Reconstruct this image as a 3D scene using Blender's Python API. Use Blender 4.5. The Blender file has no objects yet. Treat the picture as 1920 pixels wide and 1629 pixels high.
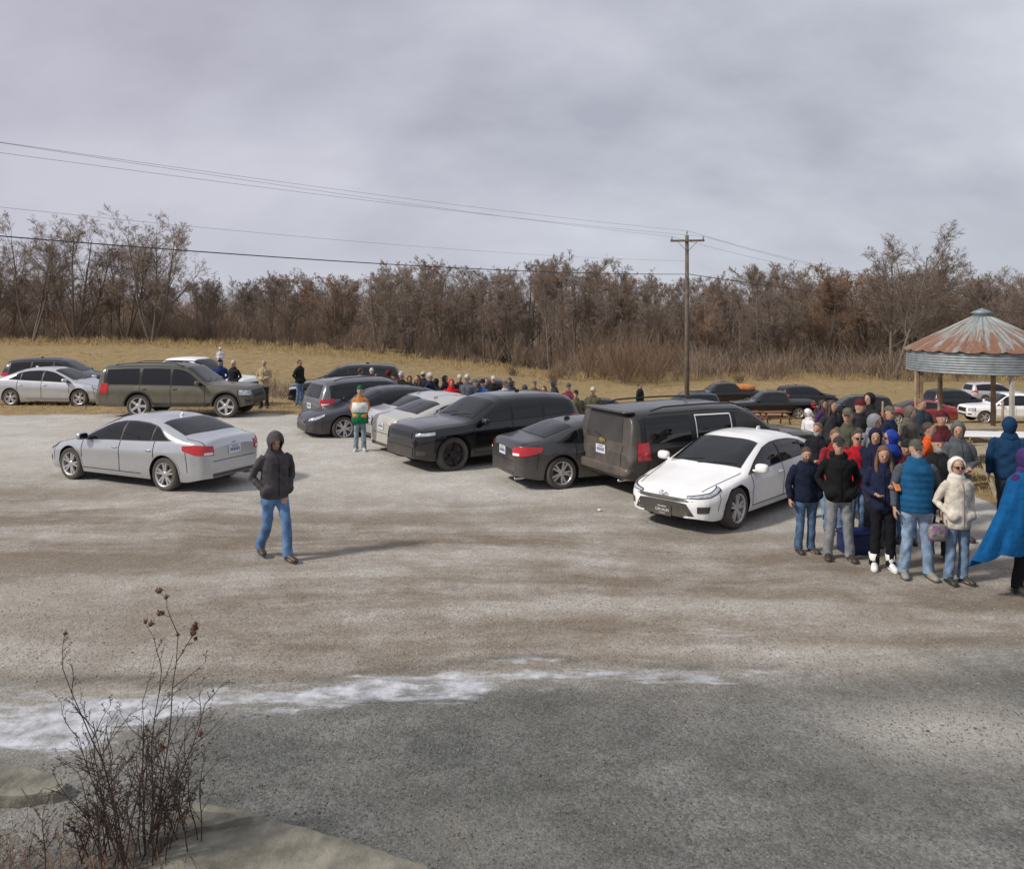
import bpy, math, random, numpy as np, time
from mathutils import Vector, Matrix, noise
from mathutils.bvhtree import BVHTree
T0=time.time()
R=random.Random(7); NR=np.random.RandomState(5)
F=1500.;CH=3.38;HZ=590.
sc=bpy.context.scene
COL=sc.collection
V3=Vector
def sm(a,b,x):
    t=np.clip((np.asarray(x,float)-a)/(b-a),0,1); return t*t*(3-2*t)
def terr(X,Y):
    D=np.interp(X,[-60,-40,-30,-17,-7,3,8],[0,.2,.5,1.4,2.5,3.6,3.9])
    st=np.interp(X,[-8,-2],[26,16])
    t=np.clip((Y-st)/(60-st),0,1)
    return -D*t*t*(3-2*t)
def gpos(px,py):
    z=0.
    for i in range(8):
        Y=F*(CH-z)/(py-HZ); X=(px-960)*Y/F; z=float(terr(X,Y))
    return X,Y,z
def ypos(px,Y):
    X=(px-960)*Y/F; return X,Y,float(terr(X,Y))
# ---------------- node helpers
def N(t,typ,ins=None,**pr):
    nd=t.nodes.new(typ)
    for k,v in pr.items(): setattr(nd,k,v)
    for k,v in (ins or {}).items():
        s=nd.inputs[k]
        if isinstance(v,bpy.types.NodeSocket): t.links.new(v,s)
        else: s.default_value=v
    return nd
def mixc(t,f,a,b,bt='MIX'):
    nd=t.nodes.new('ShaderNodeMix'); nd.data_type='RGBA'; nd.blend_type=bt
    for i,v in ((0,f),(6,a),(7,b)):
        s=nd.inputs[i]
        if isinstance(v,bpy.types.NodeSocket): t.links.new(v,s)
        else: s.default_value=v if i==0 else (tuple(v)+(1,))[:4]
    return nd.outputs[2]
def mth(t,op,a,b=0.,c=None,clamp=False):
    nd=t.nodes.new('ShaderNodeMath'); nd.operation=op; nd.use_clamp=clamp
    for i,v in enumerate((a,b) if c is None else (a,b,c)):
        if isinstance(v,bpy.types.NodeSocket): t.links.new(v,nd.inputs[i])
        else: nd.inputs[i].default_value=v
    return nd.outputs[0]
def rng(t,v,a,b,c=0.,d=1.):
    nd=N(t,'ShaderNodeMapRange',{0:v,1:a,2:b,3:c,4:d}); nd.clamp=True; return nd.outputs[0]
def newmat(name):
    m=bpy.data.materials.new(name); m.use_nodes=True; t=m.node_tree
    return m,t,t.nodes['Principled BSDF']
def noisef(t,vec,scale,detail=4,rough=.55,out='Fac'):
    return N(t,'ShaderNodeTexNoise',{'Vector':vec,'Scale':scale,'Detail':detail,'Roughness':rough}).outputs[out]
def mat(name,col,rough=.6,metal=0,var=.15,vs=6,bump=0,bs=40,coat=0,dirt=0,dirtcol=(.30,.26,.21),zh=1.0,useobj=False,spec=None,tail=False):
    m,t,b=newmat(name)
    tc=N(t,'ShaderNodeTexCoord').outputs['Object']
    nf=noisef(t,tc,vs)
    k=rng(t,nf,.3,.7,1-var,1+var)
    if useobj: c0=N(t,'ShaderNodeObjectInfo').outputs['Color']
    else:
        r=N(t,'ShaderNodeRGB'); r.outputs[0].default_value=tuple(col)+(1,); c0=r.outputs[0]
    hs=N(t,'ShaderNodeHueSaturation',{'Color':c0,'Value':k,'Hue':.5,'Saturation':1.,'Fac':1.}).outputs[0]
    c=hs; rg=rough
    if dirt>0:
        sx_=N(t,'ShaderNodeSeparateXYZ',{0:tc}); z=sx_.outputs[2]
        g=rng(t,z,.15,zh,1.,.0)
        if tail: g=mth(t,'MULTIPLY',g,rng(t,sx_.outputs[0],-2.4,-2.15,1.15,.36))
        n2=noisef(t,tc,3.5,6,.65); n3=rng(t,n2,.25,.7,.45,1.2)
        f=mth(t,'MULTIPLY',mth(t,'MULTIPLY',g,n3),dirt,clamp=True)
        c=mixc(t,f,c,dirtcol); rg=mth(t,'ADD',mth(t,'MULTIPLY',f,.6),rough,clamp=True)
        if coat: t.links.new(mth(t,'SUBTRACT',coat,mth(t,'MULTIPLY',f,coat)),b.inputs['Coat Weight'])
    elif coat: b.inputs['Coat Weight'].default_value=coat
    b.inputs['Coat Roughness'].default_value=.04
    t.links.new(c,b.inputs['Base Color'])
    if isinstance(rg,float) or isinstance(rg,int): b.inputs['Roughness'].default_value=rg
    else: t.links.new(rg,b.inputs['Roughness'])
    b.inputs['Metallic'].default_value=metal
    if spec is not None: b.inputs['Specular IOR Level'].default_value=spec
    if bump:
        nb=noisef(t,tc,bs,5)
        bp=N(t,'ShaderNodeBump',{'Height':nb,'Strength':1.,'Distance':bump}).outputs[0]
        t.links.new(bp,b.inputs['Normal'])
    return m
# ---------------- mesh helpers
def mesh(name,V,Fc,smooth=True):
    me=bpy.data.meshes.new(name); me.from_pydata([tuple(v) for v in V],[],[tuple(f) for f in Fc]); me.update()
    if smooth: me.polygons.foreach_set('use_smooth',[True]*len(me.polygons))
    return me
def fastq(name,V,Q,smooth=False):
    V=np.asarray(V,np.float32);Q=np.asarray(Q,np.int32)
    me=bpy.data.meshes.new(name); me.vertices.add(len(V)); me.vertices.foreach_set('co',V.ravel())
    k=Q.shape[1]
    me.loops.add(Q.size); me.loops.foreach_set('vertex_index',Q.ravel())
    me.polygons.add(len(Q)); me.polygons.foreach_set('loop_start',np.arange(0,Q.size,k,dtype=np.int32))
    me.update(calc_edges=True)
    me.polygons.foreach_set('use_smooth',np.full(len(Q),smooth))
    return me
def ob(name,me,m=None,parent=None,loc=(0,0,0),color=None):
    o=bpy.data.objects.new(name,me); COL.objects.link(o)
    if m is not None and me is not None and len(me.materials)==0: me.materials.append(m)
    if parent: o.parent=parent
    o.location=loc
    if color: o.color=tuple(color)+(1,)
    return o
def obs(name,parts,m,parent,smooth=True):
    for p in parts: ob(name,mesh(name,*p,smooth),m,parent)
def top(name,label,cat,loc,rz=0,group=None,scale=1):
    o=ob(name,None,loc=loc); o.rotation_euler=(0,0,rz); o.scale=(scale,)*3
    o.empty_display_size=.1
    tag(o,label,cat,group); return o
def tag(o,label,cat,group=None):
    o['label']=label;o['category']=cat
    if group:o['group']=group
def join(parts):
    V=[];Fc=[]
    for v,f in parts:
        n=len(V); V+=list(v); Fc+=[[i+n for i in q] for q in f]
    return V,Fc
def box(c,s,rot=None):
    V=[];
    for x in(-1,1):
        for y in(-1,1):
            for z in(-1,1):
                p=V3((x*s[0]/2,y*s[1]/2,z*s[2]/2))
                if rot: p=rot@p
                V.append(p+V3(c))
    return V,[(0,1,3,2),(4,6,7,5),(0,4,5,1),(2,3,7,6),(0,2,6,4),(1,5,7,3)]
def sup(c,r,e=.6,n=10,m=14,rot=None):
    V=[];Fc=[]
    f=lambda v,p:math.copysign(abs(v)**p,v)
    for i in range(n+1):
        a=-math.pi/2+math.pi*i/n
        for j in range(m):
            b=2*math.pi*j/m
            p=V3((r[0]*f(math.cos(a),e)*f(math.cos(b),e),r[1]*f(math.cos(a),e)*f(math.sin(b),e),r[2]*f(math.sin(a),e)))
            if rot:p=rot@p
            V.append(p+V3(c))
    for i in range(n):
        for j in range(m):
            k=(j+1)%m; Fc.append((i*m+j,i*m+k,(i+1)*m+k,(i+1)*m+j))
    return V,Fc
def tube(ch,Nn=12,ref=V3((1,0,0)),cap=.5):
    V=[];Fc=[];n=len(ch);ch=[(V3(c[0]),c[1],c[2] if len(c)>2 else c[1]) for c in ch]
    for i,(p,ra,rb) in enumerate(ch):
        t=(ch[min(i+1,n-1)][0]-ch[max(i-1,0)][0]).normalized()
        rf=ref if abs(t.dot(ref))<.93 else V3((0,.3,1)).normalized()
        s=(rf-t*rf.dot(t)).normalized(); b=t.cross(s)
        for j in range(Nn):
            a=2*math.pi*j/Nn; V.append(p+s*ra*math.cos(a)+b*rb*math.sin(a))
    for i in range(n-1):
        for j in range(Nn):
            k=(j+1)%Nn; Fc.append((i*Nn+j,i*Nn+k,(i+1)*Nn+k,(i+1)*Nn+j))
    t0=(ch[0][0]-ch[1][0]).normalized(); t1=(ch[-1][0]-ch[-2][0]).normalized()
    V.append(ch[0][0]+t0*min(ch[0][1:])*cap); V.append(ch[-1][0]+t1*min(ch[-1][1:])*cap)
    a=len(V)-2
    for j in range(Nn):
        k=(j+1)%Nn; Fc.append((a,k,j)); Fc.append((a+1,(n-1)*Nn+j,(n-1)*Nn+k))
    return V,Fc
def segmesh(name,segs,ns=3):
    S=np.array([[*a,*b,r0,r1] for a,b,r0,r1 in segs],float)
    A=S[:,0:3];B=S[:,3:6];r0=S[:,6];r1=S[:,7]
    t=B-A; t/=np.linalg.norm(t,axis=1,keepdims=True)+1e-9
    rf=np.where(np.abs(t[:,2:3])>.8,[[1,0,0]],[[0,0,1]])
    s=np.cross(t,rf); s/=np.linalg.norm(s,axis=1,keepdims=True); b=np.cross(t,s)
    n=len(S); V=np.zeros((n,2*ns,3))
    for j in range(ns):
        a=2*math.pi*j/ns
        d=s*math.cos(a)+b*math.sin(a)
        V[:,j]=A+d*r0[:,None]; V[:,ns+j]=B+d*r1[:,None]
    base=(np.arange(n)*2*ns)[:,None,None]
    q=np.array([[j,(j+1)%ns,ns+(j+1)%ns,ns+j] for j in range(ns)])[None]
    return fastq(name,V.reshape(-1,3),(base+q).reshape(-1,4),True)

# ---------------- world / sun / camera
SE=math.radians(40); SAZ=math.radians(204)
w=bpy.data.worlds.new('World'); sc.world=w; w.use_nodes=True; t=w.node_tree; t.nodes.clear()
tc=N(t,'ShaderNodeTexCoord').outputs['Generated']
sky=N(t,'ShaderNodeTexSky',sky_type='NISHITA',sun_disc=False,sun_elevation=SE,sun_rotation=math.pi/2-SAZ)
bg1=N(t,'ShaderNodeBackground',{'Color':sky.outputs[0],'Strength':.09})
xyz=N(t,'ShaderNodeSeparateXYZ',{0:tc})
zz=mth(t,'ADD',mth(t,'MAXIMUM',xyz.outputs[2],0.),.60)
pv=N(t,'ShaderNodeCombineXYZ',{0:mth(t,'DIVIDE',xyz.outputs[0],zz),1:mth(t,'DIVIDE',xyz.outputs[1],zz),2:.3}).outputs[0]
mp=N(t,'ShaderNodeMapping',{'Vector':pv,'Rotation':(0,0,.9),'Location':(1.2,.9,0),'Scale':(.9,1.5,1)}).outputs[0]
n1=noisef(t,mp,3.6,7,.55); n2=noisef(t,mp,1.6,3,.5)
cl=rng(t,mth(t,'ADD',mth(t,'MULTIPLY',n1,.5),mth(t,'MULTIPLY',n2,.5)),.38,.64)
c1=mixc(t,cl,(.435,.45,.525),(.69,.71,.78))
lf=rng(t,xyz.outputs[0],-.6,.2,.5,0.)
c2=mixc(t,lf,c1,(.51,.46,.57))
lo=rng(t,xyz.outputs[2],0.,.16,.55,0.)
c3=mixc(t,lo,c2,(.60,.63,.71))
bg2=N(t,'ShaderNodeBackground',{'Color':c3,'Strength':1.0})
ms=N(t,'ShaderNodeMixShader',{0:.93,1:bg1.outputs[0],2:bg2.outputs[0]})
out=N(t,'ShaderNodeOutputWorld',{0:ms.outputs[0]})
sl=bpy.data.lights.new('sun','SUN'); sl.energy=3.3; sl.angle=math.radians(6); sl.color=(1,.94,.85)
so=bpy.data.objects.new('sun',sl); COL.objects.link(so)
sd=V3((math.cos(SE)*math.cos(SAZ),math.cos(SE)*math.sin(SAZ),math.sin(SE)))
so.rotation_euler=sd.to_track_quat('Z','Y').to_euler(); so.location=(0,-5,30)
cam=bpy.data.cameras.new('camera'); co=bpy.data.objects.new('camera',cam); COL.objects.link(co)
co.location=(0,0,CH); co.rotation_euler=(math.pi/2,0,0)
cam.sensor_width=36; cam.lens=36*F/1920; cam.shift_y=-(814.5-HZ)/1920; cam.clip_end=3000; cam.clip_start=.1
sc.camera=co
sc.view_settings.view_transform='Standard'; sc.view_settings.look='None'; sc.view_settings.exposure=0

# ---------------- ground
def axis(parts):
    a=[]
    for s,e,d in parts: a+=list(np.arange(s,e,d))
    return np.array(a+[parts[-1][1]])
xs=axis([(-900,-200,70),(-200,-60,7),(-60,-14,1.2),(-14,14,.14),(14,60,1.2),(60,200,7),(200,900,70)])
ys=axis([(-60,-6,6),(-6,3,.5),(3,20,.12),(20,40,.5),(40,130,2.),(130,300,15),(300,1500,120)])
XX,YY=np.meshgrid(xs,ys)
def wob(X,Y,s=1.,ph=0.):
    return (np.sin(X*1.3*s+ph+1.7*np.sin(Y*.7*s+ph))+np.sin(Y*1.9*s+X*.6*s+ph*2)+.6*np.sin(X*3.7*s-Y*2.9*s+ph)+.4*np.sin(X*7.9*s+Y*6.1*s))/3.
ZZ=terr(XX,YY)+.012*wob(XX,YY,1.1)*(YY<40)+.12*wob(XX,YY,.12,2)*sm(40,70,YY)
nx,ny=len(xs),len(ys)
I=np.arange(nx*ny).reshape(ny,nx)
Q=np.stack([I[:-1,:-1],I[:-1,1:],I[1:,1:],I[1:,:-1]],-1).reshape(-1,4)
gme=fastq('ground',np.stack([XX,YY,ZZ],-1).reshape(-1,3),Q,True)
grass=np.maximum(sm(26.6,27.6,YY+.5*wob(XX,YY,.8)),sm(8.4,9.0,XX+.25*wob(XX,YY,1.2))*sm(12.2,13.4,YY+.3*wob(XX,YY,1)))
def icef(X,Y):
    yc=np.interp(X,[-6,-4.3,-3.4,-2.6,-1.2,.2,1.8,3.2],[6.5,6.62,6.70,7.0,7.18,7.50,7.50,7.6])
    wd=np.interp(X,[-6,-3.6,-2.9,-2.2,-.5,.2,1.6,3.2],[.55,.50,.27,.24,.30,.20,.17,.06])
    am=np.interp(X,[-6,-3.4,-2.6,-1.5,-.3,.5,1.8,2.4,3.2],[1,1,.82,.90,.80,.60,.74,.42,0])
    a=am*(1-np.abs(Y-yc-.08*wob(X,Y,2.3))/(wd*1.9))
    b=.5*(1-np.abs(Y-8.5-.04*wob(X,Y,2))/.30-np.abs(X-2.2)/1.6)
    d=.5*(1-np.hypot((Y-7.85)/.22,(X-5.0)/1.3)); e=.6*(1-np.hypot((Y-7.8)/.22,(X-.1)/.7))
    return np.clip(np.maximum.reduce([a,b,d,e]),0,1)
ice=icef(XX,YY)
tan_=np.exp(-((XX-3.6)/1.1)**2-((YY-6.55)/.55)**2)+np.exp(-((XX-3.0)/.9)**2-((YY-8.05)/.25)**2)*.8
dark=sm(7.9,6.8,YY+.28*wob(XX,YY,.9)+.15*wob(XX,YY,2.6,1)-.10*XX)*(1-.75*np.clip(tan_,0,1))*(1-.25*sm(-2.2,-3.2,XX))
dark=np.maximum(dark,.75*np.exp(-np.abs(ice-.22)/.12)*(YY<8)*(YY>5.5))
mud=sm(6.6,7.8,YY+.3*wob(XX,YY,.7))*sm(15.5,11.5,YY+.42*XX*.6+.5*wob(XX,YY,.45))*(1-.4*sm(-1.5,-6,XX)*sm(11.5,8.5,YY))
mud=np.clip(mud*(1-.8*np.clip(tan_,0,1))+.35*np.exp(-((YY-14.2)/.7)**2-((XX-1.)/2.5)**2),0,1)
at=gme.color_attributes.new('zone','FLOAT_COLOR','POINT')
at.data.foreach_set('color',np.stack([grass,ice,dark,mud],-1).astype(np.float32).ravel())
gm,t,b=newmat('ground_gravel_and_grass')
geo=N(t,'ShaderNodeNewGeometry').outputs['Position']
za=N(t,'ShaderNodeVertexColor',layer_name='zone')
zs=N(t,'ShaderNodeSeparateColor',{0:za.outputs['Color']})
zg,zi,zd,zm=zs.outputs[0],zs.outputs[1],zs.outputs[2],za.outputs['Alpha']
flat=N(t,'ShaderNodeMapping',{'Vector':geo,'Scale':(1,1,0)}).outputs[0]
vo=N(t,'ShaderNodeTexVoronoi',{'Vector':flat,'Scale':52.,'Randomness':1.})
vcol=N(t,'ShaderNodeSeparateColor',{0:vo.outputs['Color']}).outputs[0]
vo2=N(t,'ShaderNodeTexVoronoi',{'Vector':flat,'Scale':27.})
vc2=N(t,'ShaderNodeSeparateColor',{0:vo2.outputs['Color']}).outputs[1]
fine=noisef(t,flat,80,4,.7); med=noisef(t,flat,1.3,6,.65); big=noisef(t,flat,.35,5,.6); mid=noisef(t,flat,4.5,5,.7)
g=mth(t,'ADD',mth(t,'MULTIPLY',vcol,.42),mth(t,'ADD',mth(t,'MULTIPLY',vc2,.16),mth(t,'MULTIPLY',fine,.42)))
g=mth(t,'ADD',g,mth(t,'MULTIPLY',mth(t,'SUBTRACT',mid,.5),.55))
gc=mixc(t,rng(t,g,.1,1.),(.27,.26,.24),(.78,.755,.70))
gc=mixc(t,rng(t,med,.40,.64,0.,.5),gc,(.36,.325,.275))
gc=mixc(t,rng(t,big,.44,.6,0.,.3),gc,(.32,.285,.225))
def streak(rot,sx,sy,sc_,loc=0.):
    s1=N(t,'ShaderNodeMapping',{'Vector':geo,'Rotation':(0,0,rot),'Location':(loc,loc,0),'Scale':(sx,sy,0)}).outputs[0]
    wv=N(t,'ShaderNodeVectorMath',{0:s1,1:N(t,'ShaderNodeVectorMath',{0:noisef(t,flat,.22,3,.5,'Color'),1:(0,1.6,0)},operation='MULTIPLY').outputs[0]},operation='ADD').outputs[0]
    return noisef(t,wv,sc_,7,.62)
st=mth(t,'ADD',mth(t,'MULTIPLY',streak(.42,.14,.85,1.15),.72),mth(t,'MULTIPLY',streak(-.18,.2,1.0,1.3,5.),.28))
mk=mth(t,'MULTIPLY',zm,rng(t,mth(t,'ADD',mth(t,'MULTIPLY',st,.80),mth(t,'MULTIPLY',med,.20)),.41,.55,.30,1.),clamp=True)
mudc=mixc(t,rng(t,g,.1,1.),(.105,.080,.056),(.262,.208,.150))
gc=mixc(t,mth(t,'MULTIPLY',mk,.90),gc,mudc)
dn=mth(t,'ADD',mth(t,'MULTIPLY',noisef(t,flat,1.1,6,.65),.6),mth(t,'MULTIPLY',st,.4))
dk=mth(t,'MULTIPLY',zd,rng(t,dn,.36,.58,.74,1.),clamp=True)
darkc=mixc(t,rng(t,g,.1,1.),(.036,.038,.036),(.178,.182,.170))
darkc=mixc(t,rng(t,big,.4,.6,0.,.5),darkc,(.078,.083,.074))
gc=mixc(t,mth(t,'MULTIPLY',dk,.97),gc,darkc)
gn=noisef(t,N(t,'ShaderNodeMapping',{'Vector':geo,'Scale':(1,.35,1)}).outputs[0],1.8,8,.75)
gn2=noisef(t,geo,.06,5,.6)
grc=mixc(t,rng(t,gn,.3,.7),(.17,.12,.055),(.42,.30,.15))
grc=mixc(t,rng(t,gn2,.42,.62,0.,.5),grc,(.22,.19,.075))
ge=rng(t,mth(t,'ADD',zg,mth(t,'MULTIPLY',mth(t,'SUBTRACT',noisef(t,geo,3.,5,.7),.5),1.2)),.4,.65)
gc=mixc(t,ge,gc,grc)
icn=noisef(t,N(t,'ShaderNodeMapping',{'Vector':flat,'Rotation':(0,0,-.15),'Scale':(.6,1.9,0)}).outputs[0],2.6,9,.72)
im=rng(t,mth(t,'ADD',zi,mth(t,'MULTIPLY',mth(t,'SUBTRACT',icn,.5),2.7)),.40,.80)
icc=mixc(t,rng(t,noisef(t,flat,5.,8,.72),.36,.62),(.25,.26,.27),(.66,.68,.72))
im=mth(t,'MULTIPLY',im,rng(t,zi,0.04,.3))
gc=mixc(t,mth(t,'MULTIPLY',im,.84),gc,icc)
t.links.new(gc,b.inputs['Base Color'])
rr=rng(t,im,0.,1.,.92,.35); t.links.new(rr,b.inputs['Roughness'])
b.inputs['Specular IOR Level'].default_value=.3
hgt=mth(t,'MULTIPLY',mth(t,'ADD',mth(t,'MULTIPLY',vo.outputs['Distance'],-.9),mth(t,'ADD',mth(t,'MULTIPLY',fine,.5),mth(t,'MULTIPLY',vcol,.6))),mth(t,'SUBTRACT',1.,mth(t,'MULTIPLY',im,.85)))
bp=N(t,'ShaderNodeBump',{'Height':hgt,'Strength':.7,'Distance':.009})
t.links.new(bp.outputs[0],b.inputs['Normal'])
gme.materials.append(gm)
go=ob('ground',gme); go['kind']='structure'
n=34000
sx=NR.uniform(-7,7,n); sy=4.2+6.5*NR.beta(1,1.6,n)
keep=(np.abs(sx)<sy*.68+.3)&(icef(sx,sy)<.25); sx=sx[keep];sy=sy[keep];n=len(sx)
r=NR.uniform(.003,.009,n)*np.where(NR.rand(n)<.04,2.0,1)
oc=np.array([[1,0,0],[0,1,0],[-1,0,0],[0,-1,0],[0,0,.7],[0,0,-.7]],float)
V=oc[None]*r[:,None,None]*NR.uniform(.6,1.3,(n,6,1))
an=NR.uniform(0,6.28,n);ca,sa=np.cos(an)[:,None],np.sin(an)[:,None]
V=np.stack([V[...,0]*ca-V[...,1]*sa+sx[:,None],V[...,0]*sa+V[...,1]*ca+sy[:,None],V[...,2]+terr(sx,sy)[:,None]+.003+.012*wob(sx,sy,1.1)[:,None]],-1)
tri=np.array([[0,1,4],[1,2,4],[2,3,4],[3,0,4],[1,0,5],[2,1,5],[3,2,5],[0,3,5]])
sme=fastq('gravel',V.reshape(-1,3),((np.arange(n)*6)[:,None,None]+tri[None]).reshape(-1,3))
sm_,t,b=newmat('gravel_stone')
ri=N(t,'ShaderNodeNewGeometry')
posx=N(t,'ShaderNodeSeparateXYZ',{0:ri.outputs['Position']})
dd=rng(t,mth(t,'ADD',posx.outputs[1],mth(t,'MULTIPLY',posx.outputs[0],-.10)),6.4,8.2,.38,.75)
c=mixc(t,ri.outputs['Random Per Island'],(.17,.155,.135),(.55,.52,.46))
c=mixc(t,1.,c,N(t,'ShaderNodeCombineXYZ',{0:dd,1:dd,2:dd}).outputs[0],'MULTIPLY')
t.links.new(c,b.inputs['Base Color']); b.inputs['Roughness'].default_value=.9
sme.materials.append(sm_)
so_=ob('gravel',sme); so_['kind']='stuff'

# ---------------- shared materials
MG=mat('car_glass',(.006,.007,.008),.03,0,.1,2,spec=.6)
MGd=mat('car_glass_dusty',(.010,.010,.010),.08,0,.1,2,spec=.45,dirt=.5,zh=2.6,dirtcol=(.14,.12,.10))
MB=mat('black_trim',(.016,.016,.016),.45,0,.2,20,dirt=.3,zh=.9)
MT=mat('tyre_rubber',(.024,.024,.024),.85,0,.2,20,dirt=.4,zh=.5,dirtcol=(.2,.17,.14))
MR=mat('alloy_rim',(.62,.62,.63),.3,.75,.1,10,dirt=.15,zh=.6)
MRd=mat('dark_rim',(.03,.03,.035),.3,.4,.1,10)
MTL=mat('tail_light',(.45,.012,.018),.12,0,.2,8,coat=.6)
MHL=mat('head_light',(.50,.52,.55),.1,.35,.45,9,coat=.8)
MCH=mat('chrome',(.6,.6,.62),.18,1.,.1,8)
MPL=mat('licence_plate',(.62,.65,.70),.4,0,.12,14)
MPB=mat('plate_print',(.05,.07,.16),.5,0,.1,14)
MU=mat('underbody',(.012,.011,.010),.95,0,.2,8)
MSE=mat('panel_gap',(.012,.012,.012),.8,0,.1,8)
MW=mat('white_paint',(.8,.8,.8),.4,0,.05,8)

# ---------------- cars
def cur(pts,s_=.05):
    xs_=[p[0] for p in pts]; zs_=[p[1] for p in pts]
    of=np.linspace(-1,1,9)*s_
    return lambda s: np.mean([np.interp(np.asarray(s)+o,xs_,zs_) for o in of],axis=0)
def scl(pts,a,b): return [(x*a,z*b) for x,z in pts]
def SP(kind,L,W,H,wb,fo,rw,**kw):
    d=dict(kind=kind,L=L,W=W,H=H,wb=wb,fo=fo,rw=rw)
    if kind=='sedan':
        a=L/4.5;b=H/1.44
        tp=[(0,.56),(.05,.66),(.2,.74),(.6,.83),(1.0,.92),(1.12,.955),(1.55,1.185),(1.95,1.365),(2.25,1.425),(2.6,1.44),(3.0,1.42),(3.4,1.345),(3.75,1.215),(4.02,1.10),(4.2,1.07),(4.42,1.055),(4.47,.99),(4.5,.86)]
        bl=[(0,.50),(.1,.62),(.5,.72),(1.2,.84),(2,.89),(3,.93),(3.9,.98),(4.3,.96),(4.45,.88),(4.5,.78)]
        d.update(ws=(1.19*a,1.98*a),rg=('top',3.30*a,3.95*a),dlo=(1.22*a,3.72*a),panes=[(1.36*a,2.34*a),(2.40*a,3.18*a),(3.22*a,3.62*a)],doors=[1.3*a,2.37*a,3.3*a],k=.40,gc=.2,
          tl=([(22,.74*b),(50,.76*b),(78,.84*b)],[(22,.92*b),(50,.955*b),(80,.93*b)]),hl=([(26,.56*b),(50,.60*b),(76,.70*b)],[(26,.65*b),(50,.71*b),(78,.775*b)]),
          gr=([(-.42,.50*b),(.42,.50*b)],[(-.48,.60*b),(.48,.60*b)]),lg=([(-.5,.24),(.5,.24)],[(-.56,.40),(.56,.40)]),plz=.80*b,mirz=.93*b,mirs=1.42*a,hz=.80*b)
    elif kind=='suv':
        a=L/4.8;b=H/1.76
        tp=[(0,.68),(.04,.86),(.15,.96),(.6,1.04),(1.15,1.10),(1.3,1.14),(1.7,1.42),(2.05,1.63),(2.4,1.73),(3.0,1.76),(3.8,1.745),(4.35,1.70),(4.5,1.66),(4.62,1.42),(4.70,1.2),(4.74,1.1),(4.78,.98),(4.8,.86)]
        bl=[(0,.6),(.08,.8),(.5,.92),(1.3,1.0),(3,1.04),(4.3,1.09),(4.6,1.04),(4.75,.94),(4.8,.78)]
        d.update(ws=(1.36*a,2.1*a),rg=('rear',.56,1.13*b,1.56*b),dlo=(1.35*a,4.42*a),panes=[(1.5*a,2.42*a),(2.5*a,3.36*a),(3.44*a,4.3*a)],doors=[1.38*a,2.46*a,3.4*a],k=.27,gc=.27,
          tl=([(34,.90*b),(75,.92*b)],[(34,1.10*b),(75,1.14*b)]),hl=([(28,.72*b),(72,.80*b)],[(28,.86*b),(72,.90*b)]),
          gr=([(-.42,.68*b),(.42,.68*b)],[(-.46,.83*b),(.46,.83*b)]),lg=([(-.5,.32),(.5,.32)],[(-.55,.48),(.55,.48)]),plz=.86*b,mirz=1.09*b,mirs=1.58*a,hz=.95*b)
    elif kind=='jeep':
        a=L/4.8;b=H/1.76; d['kind']='suv'
        tp=[(0,.70),(.03,.98),(.12,1.09),(.6,1.15),(1.25,1.19),(1.36,1.22),(1.7,1.43),(2.05,1.64),(2.4,1.74),(3.0,1.76),(3.8,1.74),(4.3,1.69),(4.5,1.62),(4.62,1.40),(4.70,1.2),(4.74,1.1),(4.78,.98),(4.8,.86)]
        bl=[(0,.64),(.06,.90),(.5,1.02),(1.4,1.08),(3,1.11),(4.3,1.15),(4.6,1.08),(4.75,.94),(4.8,.78)]
        d.update(wide=1,ws=(1.42*a,2.1*a),rg=('rear',.56,1.16*b,1.56*b),dlo=(1.4*a,4.42*a),panes=[(1.54*a,2.46*a),(2.54*a,3.4*a),(3.48*a,4.3*a)],doors=[1.42*a,2.5*a,3.44*a],k=.28,gc=.27,
          tl=([(34,.95*b),(75,.97*b)],[(34,1.12*b),(75,1.16*b)]),hl=([(26,.89*b),(72,.92*b)],[(26,.98*b),(72,1.02*b)]),
          gr=([(-.50,.84*b),(.50,.84*b)],[(-.50,.98*b),(.50,.98*b)]),lg=([(-.56,.34),(.56,.34)],[(-.60,.56),(.60,.56)]),plz=.86*b,mirz=1.12*b,mirs=1.65*a,hz=.98*b)
    elif kind=='box':
        a=L/5.18;b=H/1.89
        tp=[(0,.75),(.04,1.0),(.15,1.09),(.6,1.14),(1.3,1.18),(1.42,1.21),(1.8,1.52),(2.08,1.76),(2.4,1.86),(3.2,1.89),(4.2,1.88),(4.9,1.85),(5.03,1.80),(5.09,1.5),(5.12,1.3),(5.14,1.15),(5.16,1.05),(5.18,.92)]
        bl=[(0,.65),(.08,.92),(.5,1.02),(1.4,1.08),(3,1.12),(4.95,1.14),(5.12,1.05),(5.18,.85)]
        d.update(ws=(1.48*a,2.14*a),rg=('rear',.62,1.2*b,1.68*b),dlo=(1.45*a,4.9*a),panes=[(1.6*a,2.6*a),(2.7*a,3.62*a),(3.74*a,4.8*a)],doors=[1.5*a,2.65*a,3.68*a],k=.16,gc=.34,
          tl=([(52,.86*b),(74,.86*b)],[(52,1.22*b),(72,1.22*b)]),hl=([(30,.78*b),(70,.80*b)],[(30,.98*b),(70,1.0*b)]),
          gr=([(-.5,.7*b),(.5,.7*b)],[(-.5,.95*b),(.5,.95*b)]),lg=([(-.5,.4),(.5,.4)],[(-.55,.56),(.55,.56)]),plz=.98*b,mirz=1.18*b,mirs=1.72*a,hz=1.02*b)
    elif kind=='pickup':
        a=L/5.8;b=H/1.9
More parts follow.
